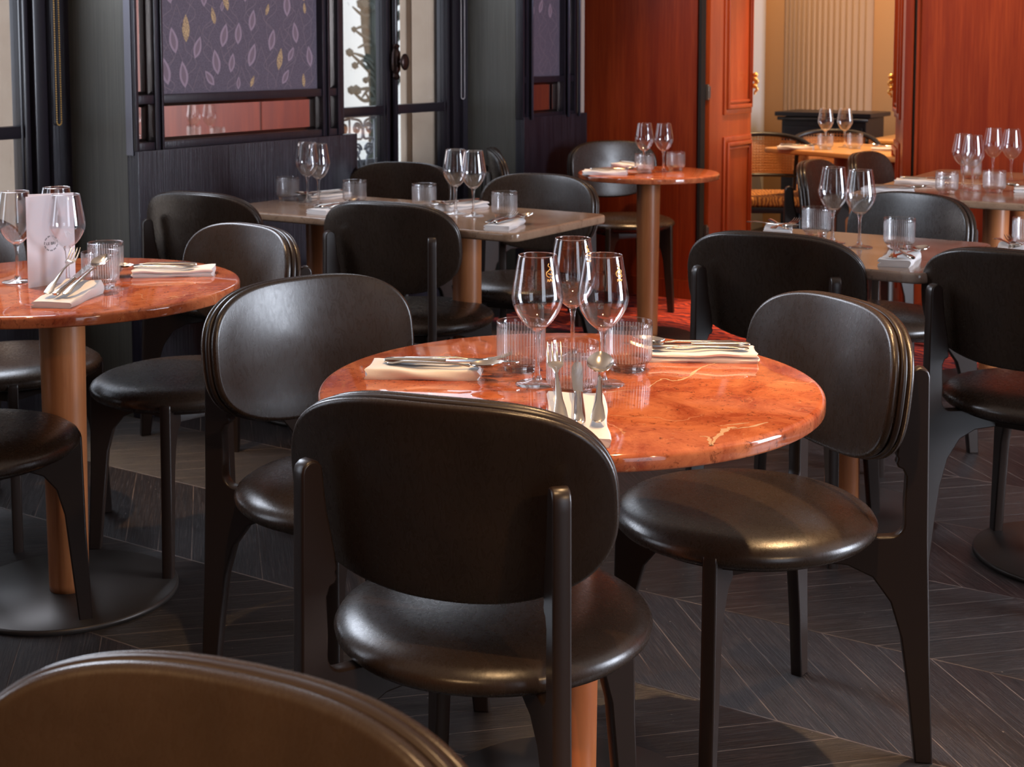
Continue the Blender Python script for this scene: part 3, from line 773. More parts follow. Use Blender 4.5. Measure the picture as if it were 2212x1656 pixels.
CH = [
 (-1.143, 1.731, .229, 'dark leather chair seen from behind, hiding the near edge of the nearest round table', 'chairs at the nearest round table'),
 (-1.708, 2.106, -1.901, 'dark leather chair with scuffed shiny back, left of the nearest red marble table', 'chairs at the nearest round table'),
 (-1.007, 2.371, 2.543, 'brown leather chair with half lit seat, right of the nearest red marble table', 'chairs at the nearest round table'),
 (-.690, .536, 3.30, 'blurred brown leather chair back cropped by the bottom left corner', 'foreground chairs'),
 (-2.638, 2.549, 2.959, 'dark leather chair behind the left round table, seat showing right of its orange pedestal', 'chairs at the left round table'),
 (-2.63, 1.88, .10, 'dark leather chair cut by the left edge, seat in front of the orange pedestal', 'chairs at the left round table'),
 (-3.188, 2.428, -1.429, 'tan lit leather chair at the left edge behind the left round table', 'chairs at the left round table'),
 (-3.363, 3.508, .064, 'black leather chair seen from behind at the left end of the brown table', 'chairs at the long brown stone table'),
 (-2.669, 3.609, .124, 'black leather chair seen from behind before the brown table, seat and post showing', 'chairs at the long brown stone table'),
 (-3.44, 4.41, -2.893, 'brown leather chair back below the window with the black bolt, behind the brown stone table', 'chairs at the long brown stone table'),
 (-2.703, 4.259, -3.014, 'shiny dark leather chair behind the right corner of the brown table', 'chairs at the long brown stone table'),
 (-3.46, 5.63, -.95, 'greenish leather chair back seen edge on beside the dark wainscot', 'chairs at the small round table'),
 (-3.25, 6.12, -2.25, 'navy leather chair behind the small round table by the red wall', 'chairs at the small round table'),
 (-1.372, 3.579, .029, 'black leather chair seen from behind in front of the grey stone table', 'chairs at the grey stone table'),
 (-1.408, 4.342, 2.80, 'dark leather chair facing us behind the grey stone table', 'chairs at the grey stone table'),
 (-.734, 3.596, -.118, 'black leather chair cut by the right edge, seen from behind with its seat showing', 'chairs at the right tables'),
 (-1.892, 5.633, -1.527, 'navy leather chair side on, just right of the open door leaf', 'chairs at the far right table'),
 (-1.86, 6.19, -1.60, 'navy leather chair nearest the right door jamb, behind the napkins of the far table', 'chairs at the far right table'),
]
proto = make_chair()
for i, (x, y, a, lab, grp) in enumerate(CH):
    o = proto if i == 0 else copy_tree(proto)
    o.location = (x, y, 0); o.rotation_euler = (0, 0, a); tag(o, lab, 'chair', grp)

# ------------------------------------------------------------------ tables
TZ = .75
def pedestal(r, x, y, mat, rt=.053, rb=.045, base=.255):
    bm = nb(); lathe(bm, [(0, .012), (rb, .012), (rb+.001, .03), (rt-.001, .60), (rt, .69), (rt, TZ-.045), (0, TZ-.045)], 40, (x, y)); obj('pedestal', smooth(bm, 40), mat, r)
    bm = nb(); lathe(bm, [(0, .013), (base-.004, .013), (base, .010), (base, .0), (0, .0)], 96, (x, y)); obj('base_plate', smooth(bm, 30), BASEMETAL, r)
    bm = nb(); lathe(bm, [(0, TZ-.028), (.16, TZ-.028), (.16, TZ-.036), (.06, TZ-.046), (0, TZ-.046)], 32, (x, y)); obj('mounting_plate', smooth(bm, 30), BLACKWOOD, r)
VEIN = plain('cream_vein', (.62, .40, .24), .10)
V1 = [([(0.335, -0.188), (0.345, -0.182), (0.358, -0.201), (0.374, -0.228)], .003), ([(0.374, -0.228), (0.357, -0.169), (0.352, -0.126), (0.363, -0.11)], .0055),
      ([(0.358, -0.123), (0.376, -0.099), (0.39, -0.058)], .0028), ([(0.131, 0.04), (0.123, 0.111), (0.148, 0.112), (0.156, 0.148), (0.144, 0.23), (0.156, 0.302), (0.168, 0.368)], .003),
      ([(0.029, -0.252), (0.034, -0.227), (0.035, -0.188)], .0028), ([(0.128, 0.024), (0.098, -0.007), (0.083, -0.041)], .0012), ([(0.336, -0.116), (0.348, -0.1), (0.367, -0.076)], .0018),
      ([(-.31, -.02), (-.29, .03), (-.30, .06)], .003), ([(-.22, .20), (-.19, .24), (-.14, .25)], .0025)]
def round_table(x, y, R, mat, colm, lab, base=.255, rt=.053, rb=.045, rz=0, veins=()):
    r = empty('round_table', (x, y, 0), rz); tag(r, lab, 'table')
    bm = nb(); e = .009
    prof = [(0, TZ)] + [(R-e+e*sin(pi/2*k/4), TZ-e+e*cos(pi/2*k/4)) for k in range(5)] + [(R-.004+.004*cos(pi/2*k/3), TZ-.022-.004*sin(pi/2*k/3)) for k in range(4)] + [(0, TZ-.026)]
    lathe(bm, prof, 128); smooth(bm, 50)
    for pts, w in veins:
        P = catmull([(a*.95, b*.95, 0) for a, b in pts], 6); prev = None; rn = random.Random(len(P))
        for i, p in enumerate(P):
            t = (P[min(i+1, len(P)-1)]-P[max(i-1, 0)]).normalized(); nn = Vector((-t.y, t.x, 0))*w*(.25+.75*sin(pi*(i+.3)/(len(P)+.6)))*rn.uniform(.35, 1.2)
            p = p+Vector((rn.uniform(-1, 1), rn.uniform(-1, 1), 0))*w*.5
            if p.length > R-.006: p = p.normalized()*(R-.006)
            a, b = bm.verts.new((p.x+nn.x, p.y+nn.y, TZ+.0002)), bm.verts.new((p.x-nn.x, p.y-nn.y, TZ+.0002))
            if prev: bm.faces.new((prev[0], prev[1], b, a)).material_index = 1
            prev = (a, b)
    bmesh.ops.recalc_face_normals(bm, faces=[f for f in bm.faces if f.material_index == 1])
    for f in bm.faces:
        if f.material_index == 1 and f.normal.z < 0: f.normal_flip()
    obj('tabletop', bm, [mat, VEIN], r)
    pedestal(r, 0, 0, colm, rt, rb, base); return r
def rect_table(x0, x1, y0, y1, mat, colm, cols, lab, base=.25, rz=0):
    cx, cy = (x0+x1)/2, (y0+y1)/2
    r = empty('rectangular_table', (cx, cy, 0), rz); tag(r, lab, 'table')
    bm = nb(); slab(bm, rrect(x1-x0, y1-y0, .045), TZ-.028, TZ, .007); bmesh.ops.recalc_face_normals(bm, faces=bm.faces)
    obj('tabletop', bm, mat, r)
    for c in cols: pedestal(r, c[0]-cx, c[1]-cy, colm, .049, .047, base)
    return r
round_table(-1.15, 1.973, .415, REDMARBLE, COLORANGE, 'nearest round table with polished red marble top and orange pedestal', rz=0, veins=V1)
round_table(-2.654, 2.17, .415, REDMARBLE, COLWOOD, 'round red marble table at the left edge on an orange wooden pedestal', rz=1.9)
round_table(-2.84, 5.56, .315, REDMARBLE, COLWOOD, 'small far round red marble table beside the red wood wall', .22, rz=4)
rect_table(-3.47, -2.225, 3.485, 4.075, BROWNSTONE, COLWOOD, [(-2.60, 3.78), (-3.235, 3.78)], 'long brown stone table with rounded corners left of centre', .22)
rect_table(-1.61, -.972, 3.405, 4.06, GREYSTONE, COLWOOD, [(-1.29, 3.73)], 'grey brown stone table on the right with two forks and folded napkins')
rect_table(-.955, -.28, 3.405, 4.06, GREYSTONE, COLWOOD, [(-.655, 3.714)], 'stone table cut by the right edge, touching the grey brown one', .26)
rect_table(-1.79, -1.02, 5.14, 5.79, BROWNSTONE, COLWOOD, [(-1.31, 5.48)], 'far right stone table with two overlapping wine glasses')
rect_table(-1.79, -1.02, 5.81, 6.42, BROWNSTONE, COLWOOD, [(-1.36, 6.12)], 'farthest right stone table touching the red wood wall side')
rect_table(-2.93, -2.0, 7.10, 7.78, WARMTOP, COLWOOD, [(-2.62, 7.42)], 'table in warm light in the next room seen through the doorway', rz=radians(-20))
rect_table(-2.75, -1.9, 8.25, 8.95, WARMTOP, COLWOOD, [(-2.3, 8.6)], 'rear table of the next room carrying the white pot')

# ------------------------------------------------------------------ glassware
def wine_glass():
    r = empty('wine_glass')
    bm = nb()
    prof = [(.0052, .090), (.013, .0945), (.0235, .104), (.0330, .117), (.0395, .130), (.0424, .142), (.0425, .149), (.0408, .163), (.0375, .182), (.0342, .202), (.0315, .2157)]
    pp = catmull([(a, 0, b) for a, b in prof], 3)
    outer = [(p.x, p.z) for p in pp]; inner = [(max(p.x-.0009, 0), p.z) for p in pp if p.z > .0965]
    lathe(bm, outer + [(.0309, .2163)] + list(reversed(inner)) + [(0, .0975)], 48)
    obj('bowl', smooth(bm, 80), THIN, r)
    bm = nb(); tube(bm, [(.0311*cos(2*pi*i/48), .0311*sin(2*pi*i/48), .2157) for i in range(49)], .0009, 6, cap=False, up=(0, 0, 1)); obj('rim', smooth(bm), SOLID, r)
    bm = nb(); lathe(bm, [(0, .0006), (.036, .0006), (.0365, .0016), (.034, .0026), (.02, .0040), (.009, .0085), (0, .0086)], 48); obj('foot', smooth(bm, 60), THIN, r)
    bm = nb(); lathe(bm, [(0, .0088), (.0088, .0088), (.0052, .018), (.0040, .04), (.0040, .065), (.0052, .082), (.0085, .0915), (.006, .0965), (0, .0975)], 40)
    obj('stem', smooth(bm, 80), STEMGLASS, r)
    return r
def tumbler():
    r = empty('tumbler'); bm = nb(); R = .0425; H = .085; nr = 46; seg = nr*4
    def rr(i, base, amp): return base+amp*(.5+.5*cos(2*pi*i/4))
    outer = [(.030, 0, 0), (.031, .004, 0), (.0325, .0105, 0), (.0385, .0165, .35), (R-.0008, .022, .9), (R, .030, 1), (R, H-.012, 1), (R, H-.008, .4), (R, H-.0012, 0), (R-.001, H, 0)]
    inner = [(R-.0022, H-.001, 0), (R-.0024, H-.01, 0), (R-.0026, .022, 0), (.037, .0165, 0), (.02, .0145, 0)]
    rings = []
    for (b_, z, am) in outer+inner:
        rings.append([bm.verts.new(((b_-.0017*am*(.5-.5*cos(2*pi*i/4)))*cos(2*pi*i/seg), (b_-.0017*am*(.5-.5*cos(2*pi*i/4)))*sin(2*pi*i/seg), z)) for i in range(seg)])
    for a, b in zip(rings[2:], rings[3:]):
        for i in range(seg): j = (i+1) % seg; bm.faces.new((a[i], a[j], b[j], b[i]))
    bm.faces.new(rings[-1])
    tube(bm, [((R-.0009)*cos(2*pi*i/64), (R-.0009)*sin(2*pi*i/64), H) for i in range(65)], .0010, 6, cap=False, up=(0, 0, 1))
    for v in [v for v in bm.verts if not v.link_faces]: bm.verts.remove(v)
    obj('ribbed_wall', smooth(bm, 80), RIBBED, r)
    bm = nb(); lathe(bm, [(0, 0), (.030, 0), (.031, .002), (.0322, .0103), (.0375, .0155), (.036, .0158), (.02, .0140), (0, .0138)], 48)
    obj('glass_base', smooth(bm, 50), SOLID, r)
    return r
TN, TL, TS, TG, TH, TR, TF = ('the nearest round table', 'the left round table', 'the long brown stone table', 'the grey stone table on the right', 'the small far round table', 'the far right table', 'the next room table')
GL = [
 (-1.190, 1.934, 'wine glass front left of the three on the nearest round table', 'g1'),
 (-1.242, 2.139, 'wine glass rearmost of the three on the nearest round table', 'g1'),
 (-1.099, 1.992, 'wine glass front right of the three on the nearest round table', 'g1'),
 (-2.757, 2.129, 'wine glass half hidden behind the left edge of the white menu card', 'g2'),
 (-2.604, 2.150, 'wine glass in front of the white menu card', 'g2'),
 (-2.752, 2.245, 'wine glass hidden behind the white menu card, only its rim showing', 'g2'),
 (-2.661, 3.803, 'left glass of the right wine glass pair on the brown table', 'g4'),
 (-2.575, 3.782, 'right glass of the right wine glass pair on the brown table', 'g4'),
 (-3.308, 3.803, 'left glass of the left wine glass pair on the brown table', 'g4'),
 (-3.224, 3.765, 'right glass of the left wine glass pair on the brown table', 'g4'),
 (-1.362, 3.815, 'left wine glass of the pair on the grey stone table at right', 'g5'),
 (-1.268, 3.769, 'right wine glass of the pair on the grey stone table at right', 'g5'),
 (-2.870, 5.575, 'left wine glass on the small round table by the red wall', 'g3'),
 (-2.787, 5.602, 'right wine glass on the small round table by the red wall', 'g3'),
 (-1.462, 5.565, 'rear one of the two overlapping wine glasses on the far right table', 'g6'),
 (-1.405, 5.490, 'front one of the two overlapping wine glasses on the far right table', 'g6'),
 (-1.460, 6.030, 'left one of the two wine glasses farthest back against the red wall at right', 'g6'),
 (-1.375, 5.985, 'right one of the two wine glasses farthest back against the red wall at right', 'g6'),
 (-2.715, 7.46, 'left wine glass on the warm lit table in the next room', 'g8'),
 (-2.63, 7.53, 'right wine glass on the warm lit table in the next room', 'g8'),
]
GRP = dict(g1='wine glasses on the nearest round table', g2='wine glasses on the left round table', g4='wine glasses on the brown table', g5='wine glasses on the grey stone table', g3='wine glasses on the small round table', g6='wine glasses on the far right tables', g8='wine glasses in the next room')
gp = wine_glass()
def emblem(parent, az):
    """gilt plume mark printed near the rim"""
    bm = nb()
    def on(u, z):
        R_ = .0375-(z-.182)*.165+.0005; a = az+u/R_
        return Vector((R_*cos(a), R_*sin(a), z))
    L = [[(0, .206), (-.002, .202), (.002, .199), (-.001, .195)], [(-.001, .195), (-.006, .191), (-.005, .186), (-.001, .184)], [(.001, .196), (.006, .193), (.004, .189), (.006, .185), (.002, .183)], [(-.003, .190), (.003, .188)],
         [(-.005, .177), (-.004, .181), (-.0015, .177), (.001, .181), (.003, .177), (.0055, .180)]]
    for l in L: tube(bm, [on(p.x, p.z) for p in catmull([(a, 0, b) for a, b in l], 4)], .0007, 5)
    return obj('gilt_emblem', smooth(bm), GOLDEN, parent)
for i, (x, y, lab, g) in enumerate(GL):
    o = gp if i == 0 else copy_tree(gp)
    o.location = (x, y, TZ); o.rotation_euler = (0, 0, .3*i); tag(o, lab, 'wine glass', GRP[g])
glasses = [o for o in COL.objects if o.name.startswith('wine_glass')]
for o, az in zip(glasses[:3], (-.45, -.2, -.3)): emblem(o, az - o.rotation_euler.z)
TB = [
 (-1.269, 2.009, 'ribbed tumbler left of the three wine glasses on the nearest round table', 't1'),
 (-1.108, 1.908, 'ribbed tumbler just behind the fork and spoon in front of the nearest wine glasses', 't1'),
 (-1.114, 2.108, 'ribbed tumbler right of the three wine glasses on the nearest round table', 't1'),
 (-2.525, 2.178, 'nearer ribbed tumbler beside the menu on the left round table', 't2'),
 (-2.637, 2.292, 'farther ribbed tumbler beside the menu on the left round table', 't2'),
 (-2.848, 3.881, 'ribbed tumbler just left of the right wine glass pair on the brown table', 't4'),
 (-2.470, 3.808, 'rightmost ribbed tumbler on the brown table beside the crossed cutlery', 't4'),
 (-3.415, 3.817, 'leftmost ribbed tumbler on the brown table', 't4'),
 (-3.130, 3.849, 'ribbed tumbler just right of the left wine glass pair on the brown table', 't4'),
 (-1.452, 3.927, 'ribbed tumbler left of the wine glass pair on the grey stone table', 't5'),
 (-1.166, 3.800, 'ribbed tumbler behind the folded napkin on the grey stone table', 't5'),
 (-.868, 4.0, 'ribbed tumbler cut off by the right edge of the picture', 't5'),
 (-2.831, 5.500, 'left ribbed tumbler on the small round table by the red wall', 't3'),
 (-2.770, 5.690, 'right ribbed tumbler on the small round table by the red wall', 't3'),
 (-1.460, 5.335, 'ribbed tumbler left of the overlapping wine glasses on the far right table', 't6'),
 (-1.320, 5.480, 'ribbed tumbler right of the overlapping wine glasses on the far right table', 't6'),
 (-1.545, 6.012, 'ribbed tumbler behind the overlapping wine glasses at far right', 't6'),
 (-1.300, 6.060, 'ribbed tumbler cut by the right edge on the farthest right table', 't6'),
 (-2.662, 7.315, 'left frosted looking tumbler on the warm lit table in the next room', 't8'),
 (-2.545, 7.455, 'right frosted looking tumbler on the warm lit table in the next room', 't8'),
]
tp = tumbler()
for i, (x, y, lab, g) in enumerate(TB):
    o = tp if i == 0 else copy_tree(tp)
    o.location = (x, y, TZ); o.rotation_euler = (0, 0, .2*i); tag(o, lab, 'tumbler', GRP['g'+g[1]].replace('wine glasses', 'tumblers'))

# ------------------------------------------------------------------ napkins and cutlery
def napkin_mesh(L, Wd, H, seed, wedge=0):
    rnd = random.Random(seed); nx = 22; prof = []
    # folded pack: rounded fold on -y side, several layers with slightly open ends on +y side
    lay = 2; th = H/lay
    pts = []
    hw = Wd/2
    pts += [(hw, 0), (-hw+.004, 0)] + [(-hw+.004-(H/2)*.55*sin(pi*k/8), H/2-H/2*cos(pi*k/8)) for k in range(1, 8)] + [(-hw+.004, H)] + [(-hw+Wd*t, H) for t in (.2, .4, .6, .8)] + [(hw, H)]
    for k in range(lay-1, 0, -1): pts += [(hw+.0035, th*k+th*.7), (hw+.003, th*k+th*.3), (hw-.006, th*k+.0004), (hw+.001, th*k-th*.25)]
    pts += [(hw+.002, th*.5)]
    bm = nb(); rings = []
    a1, a2, a3 = rnd.uniform(0, 6), rnd.uniform(0, 6), rnd.uniform(0, 6)
    for i in range(nx+1):
        t = i/nx; x = -L/2+L*t; ring = []
        for (y, z) in pts:
            zz = z*(1+wedge*t)*(1+.10*sin(t*7+a1)+.05*sin(t*17+a2+y*60)) if z > .001 else 0.0
            yy = y+.0018*sin(t*9+a3+z*200)
            ring.append(bm.verts.new((x+(.003*sin(z*500+a2+y*40) if i in (0, nx) else 0), yy, zz)))
        rings.append(ring)
    n = len(pts)
    for a, b in zip(rings, rings[1:]):
        for i in range(n): bm.faces.new((a[i], a[(i+1) % n], b[(i+1) % n], b[i]))
    bm.faces.new(list(reversed(rings[0]))); bm.faces.new(rings[-1])
    bmesh.ops.recalc_face_normals(bm, faces=bm.faces)
    return smooth(bm, 50)
def strip(bm, path, widths, th, nseg=8):
    """bar along path (x,z) with given half widths and thickness; elliptical section"""
    rings = []
    for (x, z), w, t in zip(path, widths, th):
        rings.append([bm.verts.new((x, w*cos(2*pi*k/nseg), z+t*sin(2*pi*k/nseg))) for k in range(nseg)])
    for a, b in zip(rings, rings[1:]):
        for k in range(nseg): bm.faces.new((a[k], a[(k+1) % nseg], b[(k+1) % nseg], b[k]))
    bm.faces.new(list(reversed(rings[0]))); bm.faces.new(rings[-1])
def handle(bm, x0, x1, z=.003):
    xs = [x0, x0+.004, x0+.012, x0+.03, x0+.055, x1-.02, x1]
    strip(bm, [(x, z+(.003 if 2 < i < 6 else 0)) for i, x in enumerate(xs)], [.004, .0085, .0105, .0085, .0055, .0033, .003], [.0012, .002, .0022, .002, .0018, .0018, .0018], 10)
def fork_mesh():
    bm = nb(); handle(bm, -.10, .035)
    strip(bm, [(.035, .003), (.048, .0025), (.056, .001), (.064, .001), (.070, .002)], [.003, .0055, .010, .0122, .0124], [.0018, .0015, .0012, .0012, .0012], 10)
    for k in range(4):
        y = -.0102+.0068*k
        strip(bm, [(.068, .0015), (.082, .003), (.098, .0075), (.112, .0135)], [.0022, .0019, .0016, .0008], [.0012, .0012, .001, .0006], 6)
        vs = list(bm.verts)[-24:]
        for v in vs: v.co.y += y
    bmesh.ops.recalc_face_normals(bm, faces=bm.faces); return smooth(bm, 60)
def spoon_mesh():
    bm = nb(); handle(bm, -.10, .045)
    NX, NY = 12, 10; top = []; bot = []
    for i in range(NX+1):
        t = i/NX; x = .045+.058*t; w = .0205*sin(pi*min(max(t*.93+.05, 0), 1))**.62
        rt, rb = [], []
        for j in range(NY+1):
            s = -1+2*j/NY; d = (1-s*s)*.0085*sin(pi*t)**.7
            z = .0085+.005*t-d
            rt.append(bm.verts.new((x, w*s, z))); rb.append(bm.verts.new((x, w*s*1.02, z-.0012)))
        top.append(rt); bot.append(rb)
    for i in range(NX):
        for j in range(NY):
            bm.faces.new((top[i][j], top[i+1][j], top[i+1][j+1], top[i][j+1])); bm.faces.new((bot[i][j], bot[i][j+1], bot[i+1][j+1], bot[i+1][j]))
        for j in (0, NY): bm.faces.new((top[i][j], bot[i][j], bot[i+1][j], top[i+1][j]))
    for i in (0, NX):
        for j in range(NY): bm.faces.new((top[i][j], top[i][j+1], bot[i][j+1], bot[i][j]))
    bmesh.ops.recalc_face_normals(bm, faces=bm.faces); return smooth(bm, 60)
def knife_parts():
    bm = nb(); strip(bm, [(-.105, .005), (-.100, .005), (-.08, .0055), (-.03, .0055), (-.004, .005), (0, .005)], [.004, .0085, .009, .0075, .0065, .007], [.003, .0048, .005, .0045, .004, .0045], 12)
    bmesh.ops.recalc_face_normals(bm, faces=bm.faces); h = smooth(bm, 50)
    bm = nb()
    out = [(0, .006), (.02, .0085), (.07, .0095), (.10, .0088), (.118, .005), (.125, 0), (.120, -.006), (.10, -.0085), (0, -.0065)]
    a = [bm.verts.new((x, y, .0058)) for x, y in out]; b = [bm.verts.new((x, y, .0042)) for x, y in out]
    bm.faces.new(a); bm.faces.new(list(reversed(b)))
    for i in range(len(out)): bm.faces.new((a[(i+1) % len(out)], a[i], b[i], b[(i+1) % len(out)]))
    bmesh.ops.recalc_face_normals(bm, faces=bm.faces)
    return h, bm
def me_of(bm, name, mat):
    me = bpy.data.meshes.new(name); bm.to_mesh(me); bm.free(); me.materials.append(mat); return me
FORK = me_of(fork_mesh(), 'fork', SILVER); SPOON = me_of(spoon_mesh(), 'spoon', SILVER)
kh, kb = knife_parts(); KH = me_of(kh, 'knife_handle', SILVER); KB = me_of(kb, 'knife_blade', BLADE)
NAPS = [me_of(napkin_mesh(.19, .078, .017, s), 'napkin', LINEN) for s in (1, 2, 3)] + [me_of(napkin_mesh(.19, .086, .012, 4, 1.3), 'napkin', LINEN)]
def xf(o, x, y, z, a, tilt=0):
    o.matrix_world = Matrix.Translation((x, y, z)) @ Matrix.Rotation(a, 4, 'Z') @ Matrix.Rotation(tilt, 4, 'Y')
def setting(x, y, deg, where, order='fks', shift=.02, variant=0, fan=(0, 0, 0), gap=.022, full=True, ns=1.0, wedge=False):
    a = radians(deg); H = .0195; tl = 0
    n = bpy.data.objects.new('napkin', NAPS[3 if wedge else variant % 3]); COL.objects.link(n); n.location = (x, y, TZ); n.rotation_euler = (0, 0, a)
    if ns != 1: n.scale = (ns, 1, 1)
    tag(n, 'folded white napkin ' + where, 'napkin', 'folded napkins')
    ux, uy = cos(a), sin(a); vx, vy = -sin(a), cos(a)
    for i, ch in enumerate(order):
        off = (i-(len(order)-1)/2)*gap; rr = a+radians(fan[i]); px, py = x+ux*shift+vx*off, y+uy*shift+vy*off
        z = TZ+H+.0006
        if wedge: tl = -radians((14, 9, 17)[i]); z = TZ+.021+.105*sin(-tl)
        if ch == 'f':
            o = bpy.data.objects.new('fork', FORK); COL.objects.link(o); tag(o, 'silver fork on the napkin ' + where, 'fork', 'silver forks'); xf(o, px, py, z, rr, tl)
        elif ch == 's':
            o = bpy.data.objects.new('spoon', SPOON); COL.objects.link(o); tag(o, 'silver spoon on the napkin ' + where, 'spoon', 'silver spoons'); xf(o, px, py, z, rr, tl)
        else:
            o = empty('knife'); xf(o, px, py, z, rr, tl); tag(o, 'silver knife on the napkin ' + where, 'knife', 'silver knives')
            for nm, me in (('handle', KH), ('blade', KB)):
                c = bpy.data.objects.new(nm, me); COL.objects.link(c); c.parent = o
setting(-1.385, 1.887, 29, 'at the left of the nearest round table', 'skf', .035, 0, (-9, 0, 6))
setting(-1.045, 2.262, -150, 'at the right of the nearest round table', 'skf', .02, 1, (0, 0, 0))
setting(-.998, 1.738, 121, 'at the front of the nearest round table', 'skf', .042, 2, (-3, 0, 3), .031, wedge=True)
setting(-2.463, 2.035, 118, 'at the front of the left round table', 'skf', .03, 1, (-6, 0, 4), .028, wedge=True)
setting(-2.526, 2.407, -140, 'at the right side of the left round table', 'fks', .05, 2, (4, 0, -5))
setting(-2.945, 5.350, 25, 'at the left of the small far round table', 'ks', .04, 0, (0, 6), full=False)
setting(-3.02, 5.73, -20, 'at the back of the small far round table', 'k', .03, 1, (0,))
setting(-2.336, 3.605, 108, 'at the front right corner of the brown table', 'skf', .02, 1, (-20, -5, -10), .02)
setting(-2.743, 3.955, -100, 'behind the right glass pair of the brown table', 'skf', .02, 2, (0, 0, 0))
setting(-3.34, 3.935, -100, 'behind the left glass pair of the brown table', 'skf', .02, 0, (0, 0, 0))
setting(-3.045, 3.63, 95, 'half hidden by the chair before the brown table', 'skf', .03, 1, (5, 0, -5))
setting(-1.575, 3.935, -70, 'at the far left of the grey stone table', 'skf', -.01, 0, (50, 15, 160), .018)
setting(-1.09, 3.565, 98, 'at the front right of the grey stone table', 'skf', .01, 2, (-18, 25, 8), .018)
setting(-.885, 3.90, -80, 'on the table cut by the right edge', 'skf', -.01, 1, (20, 0, -160), .018)
setting(-1.665, 5.270, 12, 'nearest at left on the far right table', 'skf', .04, 0, (8, 0, -6))
setting(-1.665, 5.68, 12, 'second at left on the far right table', 'ks', .03, 1, (0, 0))
setting(-1.17, 5.58, 192, 'at right on the far right table', 'ks', .03, 2, (5, -5))
setting(-2.80, 7.235, 15, 'at the left of the next room table', 'sk', .02, 0, (0, 0))
setting(-2.33, 7.40, 190, 'at the right of the next room table', 'sk', .02, 1, (-20, 0))
setting(-2.45, 8.55, 20, 'beside the white pot in the next room', 'k', .02, 2, (0,))

# ------------------------------------------------------------------ menu card
def menu():
    r = empty('menu_card', (-2.672, 2.145, TZ), 0); tag(r, 'tall white menu card standing on the left round table', 'menu')
    a = Vector((.006, -.058)); b = Vector((.020, .067)); c = Vector((-.034, -.020)); H = .212
    def sheet(p, q, nm):
        bm = nb(); d = (q-p).normalized(); n = Vector((d.y, -d.x))*.0007
        vs = [bm.verts.new((w.x+s*n.x, w.y+s*n.y, z)) for z in (0, H) for w, s in ((p, 1), (q, 1), (q, -1), (p, -1))]
        for f in ((0, 1, 2, 3), (7, 6, 5, 4), (0, 4, 5, 1), (1, 5, 6, 2), (2, 6, 7, 3), (3, 7, 4, 0)): bm.faces.new([vs[i] for i in f])
        bmesh.ops.recalc_face_normals(bm, faces=bm.faces); return obj(nm, bm, PAPER, r)
    sheet(a, b, 'front_leaf'); sheet(b, c, 'back_leaf')
    # round printed seal with a line of lettering through it
    d = (b-a).normalized(); n = Vector((d.y, -d.x)); o = a+d*.062
    bm = nb()
    def P(u, z): w = o+d*u+n*.0011; return Vector((w.x, w.y, z))
    for k in range(44):
        t = 2*pi*k/44
        if k % 4 == 3: continue
        R0, R1 = .0155, .0185
        vs = [bm.verts.new(P(R*cos(s), .098+R*sin(s)*1.0)) for R, s in ((R0, t), (R1, t), (R1, t+.085), (R0, t+.085))]
        bm.faces.new(vs)
    obj('printed_seal', bm, PRINT, r)
    cu = bpy.data.curves.new('lettering', 'FONT'); cu.body = 'LE BRI'; cu.size = .0095; cu.align_x = 'CENTER'; cu.extrude = .0001
    to = bpy.data.objects.new('tmp', cu); COL.objects.link(to)
    me = bpy.data.meshes.new_from_object(to.evaluated_get(bpy.context.evaluated_depsgraph_get())); bpy.data.objects.remove(to)
    t = obj('printed_lettering', me, PRINT, r); w = o+n*.0011
    M = Matrix(((d.x, 0, n.x, w.x), (d.y, 0, n.y, w.y), (0, 1, 0, .0945), (0, 0, 0, 1))); me.transform(M)
menu()

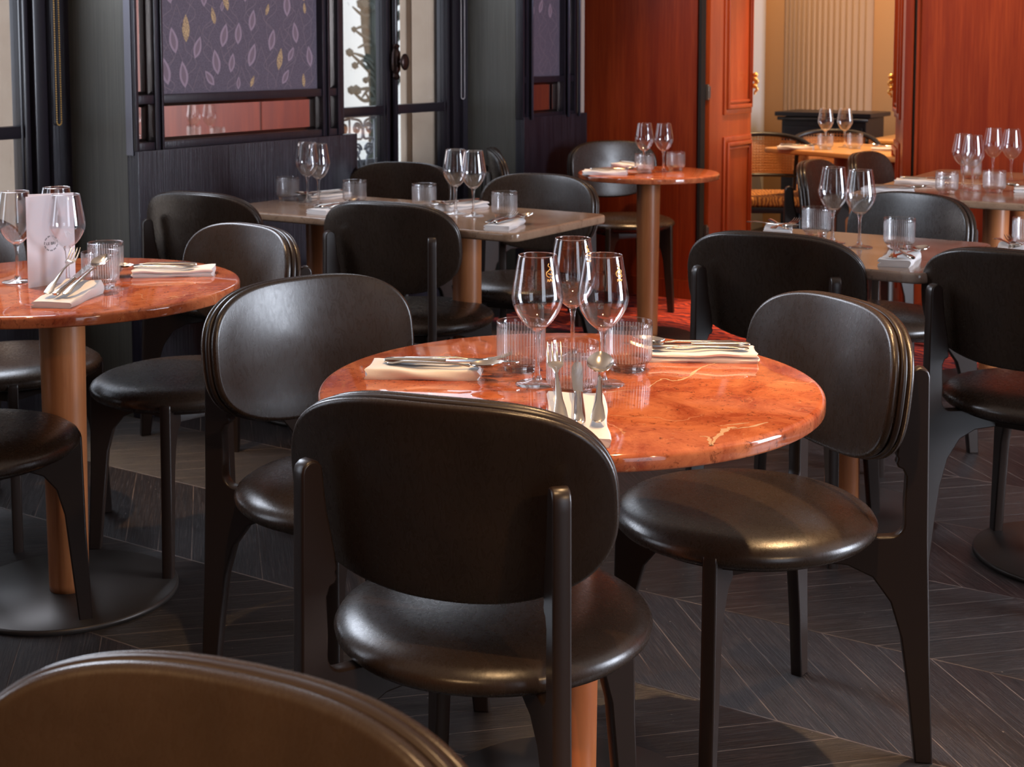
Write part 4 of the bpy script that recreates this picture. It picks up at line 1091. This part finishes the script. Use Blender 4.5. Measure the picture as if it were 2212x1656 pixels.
# ------------------------------------------------------------------ next room furniture
def cane_chair(loc, rz, lab):
    r = empty('cane_chair', loc, rz); tag(r, lab, 'chair', 'cane chairs in the next room')
    bm = nb(); slab(bm, rrect(.48, .46, .10), .42, .475, .018); bmesh.ops.recalc_face_normals(bm, faces=bm.faces); obj('seat', bm, ZIG, r)
    bm = nb(); slab(bm, rrect(.46, .44, .10), .385, .42, .005); bmesh.ops.recalc_face_normals(bm, faces=bm.faces); obj('seat_rail', bm, BLACKLAC, r)
    # horseshoe back: curve in plan from -75..75 deg behind the seat
    def pt(a, z, R=.27): return (R*sin(a), -R*cos(a)*.92+.02, z)
    A = [radians(-85+170*i/24) for i in range(25)]
    bm = nb(); tube(bm, [pt(a, .80-.10*(abs(a)/1.5)**2.2) for a in A], .014, 8); obj('top_rail', smooth(bm), BLACKLAC, r)
    bm = nb(); tube(bm, [pt(a, .56) for a in A[3:-3]], .010, 8); obj('lower_rail', smooth(bm), BLACKLAC, r)
    bm = nb(); w = .0023
    for a in [A[3]+(A[-4]-A[3])*i/34 for i in range(35)]:
        z1 = .79-.10*(abs(a)/1.5)**2.2; tube(bm, [pt(a, .565), pt(a, z1)], w, 4, cap=False)
    for k in range(14):
        z = .572+.0158*k; ar = [a for a in A[3:-3] if .79-.10*(abs(a)/1.5)**2.2 > z]
        if len(ar) > 1: tube(bm, [pt(a, z) for a in ar], w, 4, cap=False)
    for s in (-1, 1):
        for j in range(-14, 35, 1):
            pp = []
            for k in range(9):
                a = A[3]+(A[-4]-A[3])*(j+k*1.7)/34 if s == 1 else A[3]+(A[-4]-A[3])*(34-j-k*1.7)/34; z = .57+.0275*k
                if A[3] <= a <= A[-4] and z < .79-.10*(abs(a)/1.5)**2.2: pp.append(pt(a, z))
            if len(pp) > 1: tube(bm, pp, w, 4, cap=False)
    obj('cane_back', bm, CANE, r)
    for s in (-1, 1):
        bm = nb(); tube(bm, [(s*.19, .18, 0), (s*.20, .18, .40)], [.012, .016], 8); obj('leg', smooth(bm), BLACKLAC, r)
        bm = nb(); tube(bm, catmull([(s*.17, -.22, 0), (s*.18, -.19, .40), pt(s*.75, .60), pt(s*.8, .76)], 4), .013, 8); obj('leg', smooth(bm), BLACKLAC, r)
    return r
cane_chair((-3.05, 7.46, 0), radians(-149), 'cane backed chair with zigzag seat half hidden by the open door leaf')
cane_chair((-2.85, 7.98, 0), radians(200), 'cane backed chair with wide curved rail behind the next room table')
cane_chair((-2.35, 9.1, 0), radians(185), 'cane backed chair near the right door jamb in the next room')
def cabinet():
    r = empty('cabinet', (-3.25, 9.05, 0), 0); tag(r, 'low black cabinet below the beige fluted wall panel in the next room', 'cabinet')
    def pp(n, *a, m=BLACKLAC, bev=.006): boxo(n, *a, m, r, bev)
    pp('body', -.29, .29, -.17, .20, 0, .84); pp('top', -.33, .33, -.20, .22, .845, .875)
    for i in (-1, 1): pp('door', -.27 if i < 0 else .01, -.01 if i < 0 else .27, -.185, -.17, .08, .78)
    bm = nb(); tube(bm, [(-.31, -.19, .83), (.31, -.19, .83)], .012, 8); obj('moulding', smooth(bm), BLACKLAC, r)
cabinet()
bm = nb(); lathe(bm, [(0, 0), (.028, 0), (.036, .012), (.040, .03), (.034, .052), (.020, .062), (.008, .066), (.006, .072), (.010, .078), (.006, .085), (0, .087)], 28)
tube(bm, catmull([(.036, 0, .03), (.055, 0, .04), (.062, 0, .056)], 4), [.007]*5+[.004]*4, 8)
tag(obj('sugar_pot', smooth(bm), PORCELAIN, loc=(-2.22, 8.42, TZ), rot=(0, 0, 2)), 'small white lidded pot on the rear table of the next room', 'pot')
